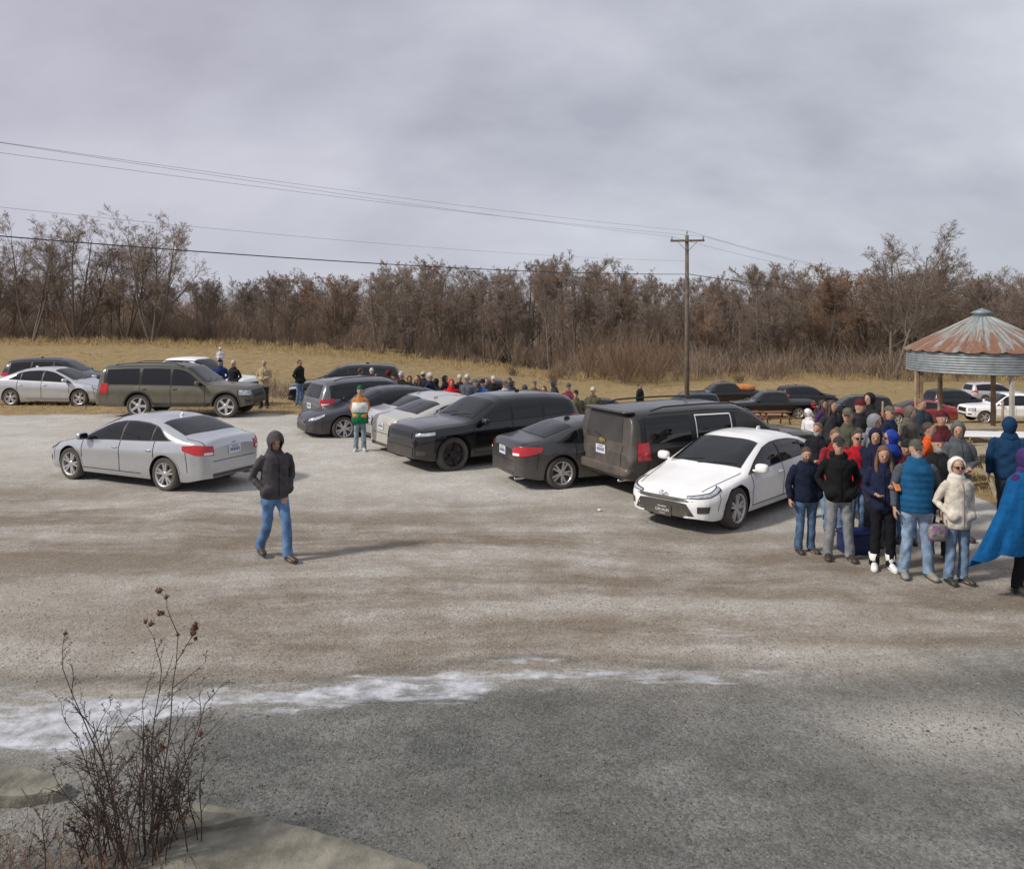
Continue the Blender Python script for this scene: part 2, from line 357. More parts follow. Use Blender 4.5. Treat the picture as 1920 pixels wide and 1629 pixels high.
        tp=[(0,.8),(.04,1.0),(.15,1.1),(.6,1.15),(1.45,1.2),(1.6,1.24),(2.0,1.58),(2.3,1.80),(2.6,1.88),(3.2,1.9),(3.75,1.86),(3.85,1.78),(3.92,1.3),(3.98,1.27),(5.7,1.27),(5.76,1.2),(5.8,1.0)]
        bl=[(0,.65),(.08,.92),(.5,1.02),(1.6,1.1),(3.8,1.14),(5.6,1.16),(5.8,.9)]
        d.update(ws=(1.66*a,2.36*a),rg=None,dlo=(1.62*a,3.8*a),panes=[(1.75*a,2.75*a),(2.83*a,3.7*a)],doors=[1.6*a,2.79*a,3.78*a,3.95*a],k=.25,gc=.4,
          tl=([(54,.82*b),(76,.82*b)],[(54,1.14*b),(74,1.14*b)]),hl=([(30,.78*b),(70,.80*b)],[(30,.98*b),(70,1.0*b)]),
          gr=([(-.5,.7*b),(.5,.7*b)],[(-.5,.95*b),(.5,.95*b)]),lg=([(-.5,.42),(.5,.42)],[(-.55,.58),(.55,.58)]),plz=.66*b,mirz=1.22*b,mirs=1.85*a,hz=1.05*b)
    d['top']=scl(tp,a,b); d['belt']=scl(bl,a,b); d.update(kw); return d
def build_car(sp,paint,loc,hd,label,cat,rimmat=MR,glass=MG,group='cars parked in the gravel lot',spokes=10,rails=False,front_extra=None,rear_extra=None,cladding=False,far=False,chrome=False):
    L,W,H,wb,fo,rw,gc=[sp[k] for k in('L','W','H','wb','fo','rw','gc')]
    E=top('parked_car',label,cat,loc,hd,group)
    hw=W/2; Rr=rw*1.15; ax=[fo,fo+wb]
    Pc=cur(sp['top'],.035); Bc=cur(sp['belt'],.04)
    Wc=cur([(0,.50),(.05,.65),(.16,.80),(.35,.905),(.8,.98),(1.4,1),(L-1.3,1),(L-.7,.98),(L-.3,.93),(L-.12,.86),(L-.03,.76),(L,.66)],.03)
    if sp['kind']=='suv': Wc=cur([(0,.66),(.05,.77),(.16,.87),(.35,.94),(.8,.99),(1.4,1),(L-1.1,1),(L-.6,.985),(L-.3,.955),(L-.12,.90),(L-.03,.83),(L,.75)],.025)
    if sp.get('wide'): Wc=cur([(0,.66),(.05,.78),(.14,.88),(.35,.955),(.8,.99),(1.4,1),(L-1.1,1),(L-.6,.985),(L-.3,.955),(L-.12,.90),(L-.03,.83),(L,.75)],.03)
    if sp['kind'] in('box','pickup'): Wc=cur([(0,.72),(.05,.82),(.16,.91),(.35,.96),(.8,.99),(1.4,1),(L-.9,1),(L-.3,.995),(L-.1,.98),(L-.03,.95),(L,.91)],.02)
    ss=set(np.round(np.linspace(0,L,72 if not far else 44),4))
    for e in (0,.008,.02,.04,.07,.1,.14,.2): ss|={e,round(L-e,4)}
    for p in sp['top']: ss.add(round(p[0],4))
    for a in ax:
        for q in np.linspace(-math.pi/2,math.pi/2,17): ss.add(round(a+Rr*.9995*math.sin(q),4))
        ss|={round(a-Rr-.006,4),round(a+Rr+.006,4)}
    ss=sorted(s for s in ss if 0<=s<=L)
    nl=12;nt=16; V=[];lowy=[];lowz=[]
    for s in ss:
        P=float(Pc(s));B=min(float(Bc(s)),P-.03);Wd=hw*float(Wc(s))
        zb=gc+.06*(1-sm(0,.35,s))+.08*(1-sm(0,.5,L-s)); zl=zb
        for a in ax:
            if abs(s-a)<Rr: zl=max(zl,rw+math.sqrt(max(0,Rr*Rr-(s-a)**2)))
        zl=min(zl,B-.03)
        half=[]
        for i in range(nl+1):
            z=zl+(B-zl)*i/nl; q=(z-gc)/(B-gc)
            half.append((Wd*np.interp(q,[0,.12,.3,.45,.55,.66,.74,.82,.92,1],[.925,.962,.976,.978,.983,.994,1.0,.990,.972,.95]),z))
        h=P-B; e=2.2+min(1,h/.4)*(2.0 if sp['kind']!='box' else 3.2); Yb=Wd*.95
        for i in range(1,nt+1):
            th=math.pi/2*i/nt; u=math.sin(th)**(2/e); z=B+h*u
            y=max(0,(Yb-sp['k']*(z-B)))*(max(0,math.cos(th))**(2/e))
            half.append((0 if i==nt else y,z))
        lowy.append(half[0][0]);lowz.append(zl)
        x=L/2-s
        row=[(x,y,z) for y,z in half]+[(x,-y,z) for y,z in half[-2::-1]]
        V+=row
    m_=len(row);ns=len(ss);Fc=[]
    for i in range(ns-1):
        for j in range(m_-1):
            Fc.append((i*m_+j,i*m_+j+1,(i+1)*m_+j+1,(i+1)*m_+j))
    for i in (0,ns-1):
        n0=len(V); V+=V[i*m_:(i+1)*m_]; f=list(range(n0,n0+m_)); Fc.append(f if i else f[::-1])
    body=mesh('body',V,Fc); 
    ob('body',body,paint,E)
    uv=[];uf=[]
    for i,s in enumerate(ss):
        x=L/2-s; uv+=[(x,lowy[i]*.995,lowz[i]),(x,0,lowz[i]+.0),(x,-lowy[i]*.995,lowz[i])]
        if i: a=3*i; uf+=[(a-3,a-2,a+1,a),(a-2,a-1,a+2,a+1)]
    ob('underbody',mesh('underbody',uv,uf,False),MU,E)
    bvh=BVHTree.FromPolygons([V3(v) for v in V],Fc)
    def hit(mode,a,b,sg,eps):
        if mode=='side': o=V3((L/2-a,sg*3,b));d=V3((0,-sg,0))
        elif mode=='front': o=V3((5,a,b));d=V3((-1,0,0))
        elif mode=='rear': o=V3((-5,a,b));d=V3((1,0,0))
        elif mode=='top': o=V3((L/2-a,b,5));d=V3((0,0,-1))
        else:
            q=math.radians(a);f=1 if mode=='cf' else -1
            d=V3((f*math.cos(q),sg*math.sin(q),0)); o=V3((f*(L/2-.6),sg*(hw-.6),b))+d*4; d=-d
        p,nn,_,_=bvh.ray_cast(o,d)
        if p is None:
            p,nn,_,_=bvh.find_nearest(o+d*3 if mode in('side','front','rear') else o+d*3.4)
        if nn.dot(d)>0: nn=-nn
        return p+(nn*.6-d*.4)*eps
    def rs(pl,n):
        x=np.linspace(0,len(pl)-1,n+1); k=np.arange(len(pl))
        return list(zip(np.interp(x,k,[p[0] for p in pl]),np.interp(x,k,[p[1] for p in pl])))
    def patchg(mode,bot,tp_,sg=1,nu=12,nv=6,eps=.006):
        a=rs(bot,nu);b=rs(tp_,nu);v=[];f=[]
        for j in range(nv+1):
            q=j/nv
            for i in range(nu+1): v.append(hit(mode,a[i][0]*(1-q)+b[i][0]*q,a[i][1]*(1-q)+b[i][1]*q,sg,eps))
        for j in range(nv):
            for i in range(nu): k=j*(nu+1)+i; f.append((k,k+1,k+nu+2,k+nu+1))
        return v,f
    def patch(name,m,*a,**k): return ob(name,mesh(name,*patchg(*a,**k)),m,E)
    def strip(mode,pl,wd=.012,sg=1,eps=.005,n=14):
        p=rs(pl,n);u=[];d=[]
        for i in range(n+1):
            a=p[max(i-1,0)];b=p[min(i+1,n)];tx,tz=b[0]-a[0],b[1]-a[1];l=math.hypot(tx,tz)+1e-9
            u.append((p[i][0]-tz/l*wd/2,p[i][1]+tx/l*wd/2));d.append((p[i][0]+tz/l*wd/2,p[i][1]-tx/l*wd/2))
        return patchg(mode,d,u,sg,n,1,eps)
    pt=.105 if sp['kind']=='sedan' else .13
    def line(a,b,lo,n=16,inset=0):
        o=[]
        for q in np.linspace(a,b,n):
            zb=float(Bc(q))+.035; zt=max(zb+.004,float(min(Pc(q),Pc(q-.02),Pc(q+.02)))-pt)
            if sp['kind']=='sedan' and q>sp['panes'][-1][0]:
                e0,e1=sp['panes'][-1]; zt=min(zt,zb+(zt-zb)*(1-max(0,(q-e0)/(e1+.1-e0))**1.6)+.004)
            o.append((q,zb+inset if lo else max(zb+inset+.002,zt-inset)))
        return o
    for sg in(1,-1):
        patch('window_frame',MB,'side',line(sp['dlo'][0],sp['dlo'][1],1,24),line(sp['dlo'][0],sp['dlo'][1],0,24),sg=sg,nu=30,nv=6,eps=.005)
        for i,(a,b_) in enumerate(sp['panes']):
            patch('side_window',sp.get('glass2',glass) if i else glass,'side',line(a,b_,1,14,.018),line(a,b_,0,14,.018),sg=sg,nu=14,nv=6,eps=.011)
        if chrome: 
            v=strip('side',[(q,z-.005) for q,z in line(sp['panes'][0][0],sp['dlo'][1]-.05,1,14)],.02,sg,.012); ob('window_trim_and_reflection',mesh('window_trim_and_reflection',*v),MCH,E)
        if sp.get('bright') and sg<0:
            a,b_=sp['panes'][1]; lo_=line(a+.02,b_-.02,1,2,.03); hi_=line(a+.02,b_-.02,0,2,.03)
            obs('window_trim_and_reflection',[strip('side',[lo_[0],lo_[1]],.022,sg,.016),strip('side',[lo_[1],hi_[1]],.022,sg,.016),strip('side',[hi_[1],hi_[0]],.022,sg,.016),strip('side',[hi_[0],lo_[0]],.022,sg,.016)],MW,E)  # white strips paint a sky reflection around one pane, not real trim
        parts=[]
        for dx in sp['doors']:
            zt=float(Bc(dx))+.03
            near=[a for a in ax if abs(dx-a)<Rr+.06]
            if near and dx>near[0]: bot=rw+math.sqrt(max(0.01,(Rr+.05)**2-(dx-near[0])**2)) if abs(dx-near[0])<Rr+.05 else gc+.1
            elif near: bot=rw+Rr*.6
            else: bot=gc+.1
            parts.append(strip('side',[(dx,zt),(dx,bot)],.013,sg))
        if len(sp['doors'])>2:
            parts.append(strip('side',[(sp['doors'][0],gc+.1),(sp['doors'][2]-.35,gc+.1)],.012,sg))
        obs('door_seam',parts,MSE,E)
        parts=[strip('side',[(.42,float(Bc(.42))-.02),(.36,gc+.16)],.010,sg),strip('side',[(L-.42,float(Bc(L-.42))-.1),(L-.38,gc+.2)],.010,sg)]
        obs('bumper_seam',parts,MSE,E)
        for dx in sp['doors'][1:3]:
            p=hit('side',dx-.13,sp['hz'],sg,.012)
            ob('door_handle',mesh('door_handle',*sup(p,(.085,.022,.014),.7)),MCH if chrome else paint,E)
        mp_=V3((L/2-sp['mirs'],sg*(hw*.97+.10),sp['mirz']+.05))
        v=join([sup(mp_,(.07,.11,.075),.65),sup(mp_+V3((.01,-sg*.11,-.05)),(.03,.07,.02),.7)])
        ob('side_mirror',mesh('side_mirror',*v),paint,E)
        ob('mirror_glass',mesh('mirror_glass',*sup(mp_+V3((-.062,0,0)),(.012,.09,.058),.5)),MG,E)
        patch('tail_light',MTL,'cr',*sp['tl'],sg=sg,nu=12,nv=5,eps=.012)
        if not sp['kind']=='box': 
            tl=sp['tl']; za=tl[0][0][1]
            c0,c1_=(24,38) if sp['kind']=='sedan' else (40,60)
            patch('reverse_lamp',MW,'cr',[(c0,za+.02),(c1_,za+.02)],[(c0,za+.065),(c1_,za+.065)],sg=sg,nu=4,nv=2,eps=.016)
        patch('head_light_housing',MB,'cf',*sp['hl'],sg=sg,nu=12,nv=5,eps=.007)
        hb,ht=sp['hl']; sh=lambda pl,d:[(q+(1.5 if i==0 else -3 if i==len(pl)-1 else 0),z+d) for i,(q,z) in enumerate(pl)]
        patch('head_light',MHL,'cf',sh(hb,.012),sh(ht,-.012),sg=sg,nu=12,nv=5,eps=.013)
        fz=gc+.14
        patch('fog_lamp',MB,'cf',[(30,fz),(48,fz)],[(30,fz+.10),(50,fz+.10)],sg=sg,nu=5,nv=3,eps=.008)
    lip=[]
    for a in ax:
        for sg in(1,-1):
            lw=.05 if cladding else .02
            lip.append(strip('side',[(a+(Rr+lw*.6)*math.sin(q),rw+(Rr+lw*.6)*math.cos(q)) for q in np.linspace(-1.5,1.5,20)],lw,sg,.008,24))
    obs('wheel_arch_trim',lip,MB if cladding else paint,E)
    if cladding:
        obs('sill_cladding',[strip('side',[(fo+Rr,gc+.07),(fo+wb-Rr,gc+.07)],.12,sg,.01) for sg in(1,-1)],MB,E)
        ob('bumper_cladding',mesh('bumper_cladding',*patchg('rear',[(-hw*.75,gc+.1),(hw*.75,gc+.1)],[(-hw*.78,gc+.22),(hw*.78,gc+.22)],1,12,3,.01)),MB,E)
    def hy(s): 
        P=float(Pc(s));B=min(float(Bc(s)),P-.03); return (hw*float(Wc(s))*.95-sp['k']*(P-B))
    def glasst(a,b_):
        ya,yb=hy(a)*.86,hy(b_)*.86
        sgn=1 if b_>a else -1
        bot=[(a+.05*(abs(q)**2)*sgn,q*ya) for q in np.linspace(-1,1,9)];tp_=[(b_+.03*(abs(q)**2)*sgn,q*yb) for q in np.linspace(-1,1,9)]
        return bot,tp_
    ws=sp['ws']
    patch('windscreen',glass,'top',*glasst(*ws),nu=18,nv=10,eps=.008)
    obs('wiper',[strip('top',[(ws[0]-.02,-.1),(ws[0]+.12,.55)],.016,1,.016),strip('top',[(ws[0]-.02,-.62),(ws[0]+.12,-.05)],.016,1,.016)],MB,E)
    if sp['rg'] and sp['rg'][0]=='top':
        patch('rear_window',glass,'top',*glasst(sp['rg'][2],sp['rg'][1]),nu=18,nv=8,eps=.008)
        obs('boot_seam',[strip('rear',[(-.55,.62*H/1.44),(.55,.62*H/1.44)],.012)]+[strip('top',[(L-.5,q*hy(L-.5)*.93),(L-.08,q*hy(L-.3)*.90)],.012) for q in(-1,1)],MSE,E)
    elif sp['rg']:
        _,yl,z0,z1=sp['rg']
        patch('rear_window',glass,'rear',[(-yl,z0),(yl,z0)],[(-yl*.88,z1),(yl*.88,z1)],nu=14,nv=8,eps=.008)
        ob('tailgate_seam',mesh('tailgate_seam',*strip('rear',[(-yl*1.05,z0-.05),(-yl*1.02,gc+.28),(yl*1.02,gc+.28),(yl*1.05,z0-.05)],.014,1,.006,30)),MSE,E)
        ob('rear_wiper',mesh('rear_wiper',*strip('rear',[(0,z0+.02),(.3,z0+.10)],.014,1,.016)),MB,E)
    if sp['kind']=='pickup':
        patch('bed_cover',MB,'top',[(4.02,-hw*.8),(4.02,hw*.8)],[(L-.1,-hw*.8),(L-.1,hw*.8)],nu=8,nv=8,eps=.012)
    obs('bonnet_seam',[strip('top',[(.22,q*hy(.3)*.82),(ws[0]-.05,q*hy(ws[0]-.1)*.93)],.012) for q in(-1,1)],MSE,E)
    patch('grille',MB,'front',*sp['gr'],nu=14,nv=4,eps=.010)
    patch('lower_grille',MB,'front',*sp['lg'],nu=14,nv=4,eps=.010)
    bars=[]
    gb,gt=sp['gr']
    for q in np.linspace(.2,.8,3): bars.append(strip('front',[(gb[0][0]*.97,gb[0][1]*(1-q)+gt[0][1]*q),(gb[1][0]*.97,gb[1][1]*(1-q)+gt[1][1]*q)],.012,1,.018))
    obs('grille_bar',bars,MCH if chrome else MB,E)
    patch('rear_valance',MB,'rear',[(-hw*.6,gc+.09),(hw*.6,gc+.09)],[(-hw*.62,gc+.16),(hw*.62,gc+.16)],nu=10,nv=2,eps=.009)
    p=hit('rear',0,sp['plz'],1,.0); p.x=min(p.x,hit('rear',0,sp['plz']-.07,1,0).x,hit('rear',.15,sp['plz']-.07,1,0).x)-.012
    ob('licence_plate',mesh('licence_plate',*box(p,(.012,.31,.16)),False),MPL,E)
    ob('plate_print',mesh('plate_print',*join([box(p+V3((-.008,-.105+.042*i,-.005)),(.002,.024,.06)) for i in range(6)]+[box(p+V3((-.008,0,.055)),(.002,.16,.014))]),False),MPB,E)
    ob('exhaust',mesh('exhaust',*tube([((-L/2+.35,-.5,gc+.02),.03),((-L/2+.04,-.5,gc+.02),.03)],10)),MCH,E)
    if rails:
        for sg in(1,-1):
            ch=[]
            for q in np.linspace(2.1*L/4.8,4.25*L/4.8,9):
                z=float(Pc(q)); ch.append((V3((L/2-q,sg*hy(q)*.90,z-.0+(.03 if 2.15*L/4.8<q<4.2*L/4.8 else -.02))),.016))
            ob('roof_rail',mesh('roof_rail',*tube(ch,8,V3((0,1,0)))),MB if not chrome else MCH,E)
    else:
        ob('aerial',mesh('aerial',*sup((L/2-3.3*L/4.8,0,float(Pc(3.3*L/4.8))+.02),(.07,.015,.035),.8)),paint,E)
    prof=[(rw*.66,-.09),(rw*.70,-.105),(rw*.90,-.11),(rw*.985,-.09),(rw,-.05),(rw,.05),(rw*.985,.09),(rw*.90,.11),(rw*.74,.108),(rw*.70,.095),(rw*.68,.03),(.001,.02)]
    Nn=28;tv=[];tf=[]
    for r_,y in prof:
        for j in range(Nn):
            a=2*math.pi*j/Nn; tv.append((r_*math.cos(a),y,r_*math.sin(a)))
    for i in range(len(prof)-1):
        for j in range(Nn):
            k=(j+1)%Nn; tf.append((i*Nn+j,i*Nn+k,(i+1)*Nn+k,(i+1)*Nn+j))
    tyme=mesh('tyre',tv,tf); tyme.materials.append(MT)
    rr_=rw*.715; pr=[(rr_*.86,.03),(rr_*.90,.085),(rr_*.95,.102),(rr_*1.0,.108),(rr_*1.0,.09)]
    rv=[];rf=[]
    for r_,y in pr:
        for j in range(Nn):
            a=2*math.pi*j/Nn; rv.append((r_*math.cos(a),y,r_*math.sin(a)))
    for i in range(len(pr)-1):
        for j in range(Nn):
            k=(j+1)%Nn; rf.append((i*Nn+j,i*Nn+k,(i+1)*Nn+k,(i+1)*Nn+j))
    parts=[(rv,rf),sup((0,.075,0),(rr_*.24,.02,rr_*.24),.9)]
    for i in range(spokes):
        a=2*math.pi*i/spokes+(.12 if i%2 else -.12)*(spokes==10)
        c_,s_=math.cos(a),math.sin(a); w0=rr_*(.085 if spokes==10 else .14)
        q=[]
        for r_,w_,y in((rr_*.15,w0*1.1,.084),(rr_*.93,w0*.95,.092)):
            for sd_ in(-1,1):
                q.append((r_*c_-sd_*w_*s_,y,r_*s_+sd_*w_*c_)); 
            for sd_ in(-1,1):
                q.append((r_*c_-sd_*w_*s_*1.2,y-.035,r_*s_+sd_*w_*c_*1.2))
        parts.append((q,[(0,1,5,4),(0,4,6,2),(1,3,7,5)]))
    rme=mesh('rim',*join(parts),smooth=False); rme.materials.append(rimmat)
    for a in ax:
        for sg in(1,-1):
            we=ob('wheel',None,parent=E,loc=(L/2-a,sg*(hw*.965-.11),rw)); we.rotation_euler=(0,R.uniform(0,1),0 if sg>0 else math.pi)
            ob('tyre',tyme,parent=we); ob('rim',rme,parent=we)
    if front_extra: front_extra(E,hit,patch,strip,sp)
    if rear_extra: rear_extra(E,hit,patch,strip,sp)
    return E
def carpos(sp,hd,which,side,px,py=None,Y=None):
    X,Yy,z=gpos(px,py) if py else ypos(px,Y)
    L,W=sp['L'],sp['W']
    lx={'F':L/2-sp['fo'],'R':L/2-sp['fo']-sp['wb'],'f':L/2,'r':-L/2,'c':0}[which]
    ly={'L':1,'R':-1,'c':0}[side]*(W/2)*.93
    h=math.radians(hd); cx=X-(lx*math.cos(h)-ly*math.sin(h)); cy=Yy-(lx*math.sin(h)+ly*math.cos(h))
    return (cx,cy,float(terr(cx,cy))),h
def pm(name,c,dirt=.4,metal=.0,zh=.9,rough=.3,coat=.6,dc=(.30,.26,.21),tail=False): return mat(name,c,rough,metal,.04,3,coat=coat,dirt=dirt,zh=zh,dirtcol=dc,tail=tail)
def textmesh(s,size):
    cu=bpy.data.curves.new('t','FONT'); cu.body=s; cu.size=size; cu.align_x='CENTER'; cu.extrude=.001
    o=bpy.data.objects.new('t',cu); COL.objects.link(o); bpy.context.view_layer.update()
    me=bpy.data.meshes.new_from_object(o.evaluated_get(bpy.context.evaluated_depsgraph_get()))
    bpy.data.objects.remove(o); return me
def torus(c,ra,rb,r,Nn=24,nrm='x'):
    V=[];Fc=[]
    for i in range(Nn):
        a=2*math.pi*i/Nn; p=V3((0,ra*math.cos(a),rb*math.sin(a))); o=p.normalized()
        for j in range(6):
            b_=2*math.pi*j/6; V.append(V3(c)+p+o*r*math.cos(b_)+V3((1,0,0))*r*math.sin(b_))
    for i in range(Nn):
        for j in range(6): k=(i+1)%Nn;l=(j+1)%6; Fc.append((i*6+j,k*6+j,k*6+l,i*6+l))
    return V,Fc
def fe_white(E,hit,patch,strip,sp):
    p=hit('front',0,.33,1,0); p.x=max(p.x,hit('front',0,.41,1,0).x)+.02
    ob('dealer_plate',mesh('dealer_plate',*box(p,(.01,.32,.17)),False),MB,E)
    for tx,sz,dz in(('CAR SALES',.052,-.015),('ENTERPRISE',.030,.045),('.COM/USED',.022,-.055)):
        me=textmesh(tx,sz); o=ob('plate_lettering',me,MW,E,p+V3((.008,0,dz))); o.rotation_euler=(math.pi/2,0,math.pi/2)
    q=hit('front',0,.57,1,.012)
    ob('front_emblem',mesh('front_emblem',*join([torus(q+V3((.02,0,0)),.075,.05,.006),torus(q+V3((.022,0,.012)),.045,.022,.005),torus(q+V3((.024,0,0)),.02,.046,.005)])),MCH,E)
    ob('grille_trim',mesh('grille_trim',*strip('front',[(-.5,.525),(-.25,.535),(.25,.535),(.5,.525)],.014,1,.016,20)),MCH,E)
def re_bow(E,hit,patch,strip,sp):
    p=hit('rear',0,1.02,1,.02)
    v=[(p.x,-.10,p.z-.03),(p.x,-.10,p.z+.03),(p.x,.10,p.z+.03),(p.x,.10,p.z-.03),(p.x-.003,-.04,p.z-.045),(p.x-.003,-.04,p.z+.045),(p.x-.003,.04,p.z+.045),(p.x-.003,.04,p.z-.045)]
    ob('rear_emblem',mesh('rear_emblem',v,[(0,1,2,3),(4,5,6,7)],False),mat('gold_emblem',(.45,.33,.12),.35,.6),E)
    ob('roof_spoiler',mesh('roof_spoiler',*sup((-sp['L']/2+.18,0,sp['H']-.06),(.17,.74,.03),.5)),dusty,E)
    ob('rear_bumper_step',mesh('rear_bumper_step',*sup((-sp['L']/2+.02,0,.54),(.10,.94,.09),.35)),dusty,E)
def re_H(E,hit,patch,strip,sp):
    p=hit('rear',0,sp['plz']+.13,1,.015)
    ob('rear_emblem',mesh('rear_emblem',*join([box(p+V3((0,-.022,0)),(.006,.012,.05)),box(p+V3((0,.022,0)),(.006,.012,.05)),box(p,(.006,.04,.011))]),False),MCH,E)
def fe_seven(E,hit,patch,strip,sp):
    obs('grille_slot',[strip('front',[(-.36+.12*i,.765),(-.36+.12*i,.85)],.05,1,.018,6) for i in range(7)],mat('grille_mesh',(.035,.035,.035),.3,.4),E)
silver=pm('silver_paint',(.52,.54,.57),.25,.5,.7,rough=.22); white=pm('white_car_paint',(.86,.86,.85),.12,0,.5)
black=pm('black_paint',(.004,.004,.005),.10,0,.7,rough=.15,coat=.6); grayp=pm('gray_paint',(.045,.046,.05),.35,.3,.9)
dusty=pm('dusty_black_paint',(.007,.006,.006),.75,0,2.3,rough=.25,coat=.4,dc=(.15,.125,.105),tail=True); olive=pm('muddy_green_paint',(.06,.065,.048),.65,.15,2.0,coat=.4,dc=(.22,.18,.13))
beige=pm('beige_silver_paint',(.50,.49,.46),.6,.2,1.0,dc=(.42,.37,.30)); lsilver=pm('light_silver_paint',(.56,.57,.60),.3,.4,.8)
slate=pm('slate_paint',(.13,.135,.15),.5,.3,1.3,dc=(.28,.26,.23)); navy=pm('navy_paint',(.012,.015,.026),.2,coat=.35); blue2=pm('steel_blue_paint',(.05,.07,.10),.3,.3); redp=pm('red_paint',(.22,.012,.018),.3)
cars=[]
def C(*a,**k): cars.append((a,k))
sp=SP('sedan',4.55,1.78,1.38,2.67,.93,.325)
l,h=carpos(sp,155,'R','L',309,921)
C(sp,silver,l,h,'silver four-door sedan with clean paint parked alone on gravel','car',rear_extra=re_H)
sp=SP('sedan',4.60,1.72,1.30,2.70,.88,.325,gr=([(-.44,.50),(.44,.50)],[(-.46,.545),(.46,.545)]),lg=([(-.56,.24),(-.3,.22),(.3,.22),(.56,.24)],[(-.42,.475),(-.2,.485),(.2,.485),(.42,.475)]),hl=([(14,.54),(50,.57),(77,.655)],[(14,.585),(50,.635),(80,.71)]))
l,h=carpos(sp,226,'F','L',1382,991)
C(sp,white,l,h,'white compact sedan with black dealer plate beside waiting crowd','car',front_extra=fe_white)
sp=SP('box',5.05,1.96,1.65,2.95,.98,.385,glass2=MG,bright=1,gc=.32)
l,h=carpos(sp,27,'r','R',1180,Y=14.3)
C(sp,dusty,l,h,'dusty black full-size SUV with dirt-coated tailgate','SUV',glass=MGd,rear_extra=re_bow,rails=True,spokes=6)
sp=SP('sedan',4.5,1.75,1.28,2.70,.9,.315)
l,h=carpos(sp,22,'R','R',1053,917)
C(sp,grayp,l,h,'dark gray sedan parked with its tail toward the drive','car')
sp=SP('jeep',4.6,1.90,1.57,2.86,.84,.38)
l,h=carpos(sp,215,'F','L',850,882)
C(sp,black,l,h,'glossy black SUV with dark wheels facing the drive','SUV',rimmat=MRd,front_extra=fe_seven,spokes=5)
sp=SP('sedan',4.8,1.83,1.39,2.77,.98,.33)
l,h=carpos(sp,33,'r','R',742,Y=18.9)
C(sp,beige,l,h,'beige silver sedan with dusty rear bumper','car')
l,h=carpos(sp,33,'r','R',716,Y=21.3)
C(sp,lsilver,l,h,'light silver sedan parked between dark cars','car')
l,h=carpos(sp,208,'F','L',645,820)
C(sp,navy,l,h,'dark sedan with chrome grille facing the drive','car',chrome=True)
sp=SP('suv',4.52,1.84,1.60,2.69,.9,.36)
l,h=carpos(sp,35,'r','R',600,Y=23.6)
C(sp,slate,l,h,'gray compact SUV with red tail lights and black cladding','SUV',cladding=True,rails=True)
sp=SP('box',5.1,1.87,1.76,2.89,.80,.39,gc=.36)
l,h=carpos(sp,-1,'R','R',259,783)
C(sp,olive,l,h,'muddy olive green SUV with roof rack on dry grass edge','SUV',rails=True,spokes=5,cladding=True)
sp=SP('sedan',4.6,1.78,1.45,2.7,.95,.325)
l,h=carpos(sp,-4,'c','R',84,Y=30.2)
C(sp,lsilver,l,h,'silver sedan parked on dry grass beside muddy SUV','car')
sp=SP('suv',4.7,1.85,1.7,2.75,.92,.36)
C(sp,navy,*carpos(sp,5,'c','c',118,Y=36),'dark SUV behind silver sedan on grass','SUV',far=True)
sp=SP('pickup',5.6,1.95,1.86,3.5,.95,.39)
C(sp,white,*carpos(sp,-14,'c','c',362,Y=31.8),'white pickup truck parked behind muddy SUV','truck',far=True)
C(sp,navy,*carpos(sp,190,'c','c',905,Y=36),'dark pickup truck beyond the crowd','truck',far=True)
sp=SP('suv',4.7,1.85,1.75,2.75,.92,.36)
C(sp,black,*carpos(sp,190,'c','c',650,Y=34),'black SUV at the edge of the field','SUV',far=True)
C(sp,blue2,*carpos(sp,192,'c','c',1286,Y=56),'steel blue SUV in the lower field beside utility pole','SUV',far=True,rails=True)
C(sp,black,*carpos(sp,172,'c','c',1600,Y=52),'black SUV parked on lower field grass','SUV',far=True)
C(sp,navy,*carpos(sp,10,'c','c',1792,Y=60),'dark gray SUV in the lower field','SUV',far=True)
C(sp,lsilver,*carpos(sp,5,'c','c',1862,Y=66),'silver SUV in the lower field','SUV',far=True)
C(sp,navy,*carpos(sp,8,'c','c',1512,Y=63),'dark blue SUV in the lower field row','SUV',far=True)
sp=SP('sedan',4.7,1.8,1.45,2.75,.95,.33)
C(sp,white,*carpos(sp,190,'c','c',1028,Y=50),'white sedan in the lower field','car',far=True)
C(sp,black,*carpos(sp,12,'c','c',1136,Y=50),'black sedan with red tail lights in the lower field','car',far=True)
C(sp,redp,*carpos(sp,176,'c','c',1716,Y=51),'dark red sedan on lower field grass','car',far=True)
sp=SP('pickup',5.8,2.0,1.9,3.6,.95,.4)
C(sp,black,*carpos(sp,185,'c','c',1355,Y=64),'black pickup truck carrying an orange tarp','truck',far=True)
C(sp,black,*carpos(sp,178,'c','c',1445,Y=56),'long black pickup truck in the lower field','truck',far=True)
C(sp,white,*carpos(sp,175,'c','c',1893,Y=51),'white pickup truck beyond the round shelter','truck',far=True)
for a,k in cars: build_car(*a,**k)

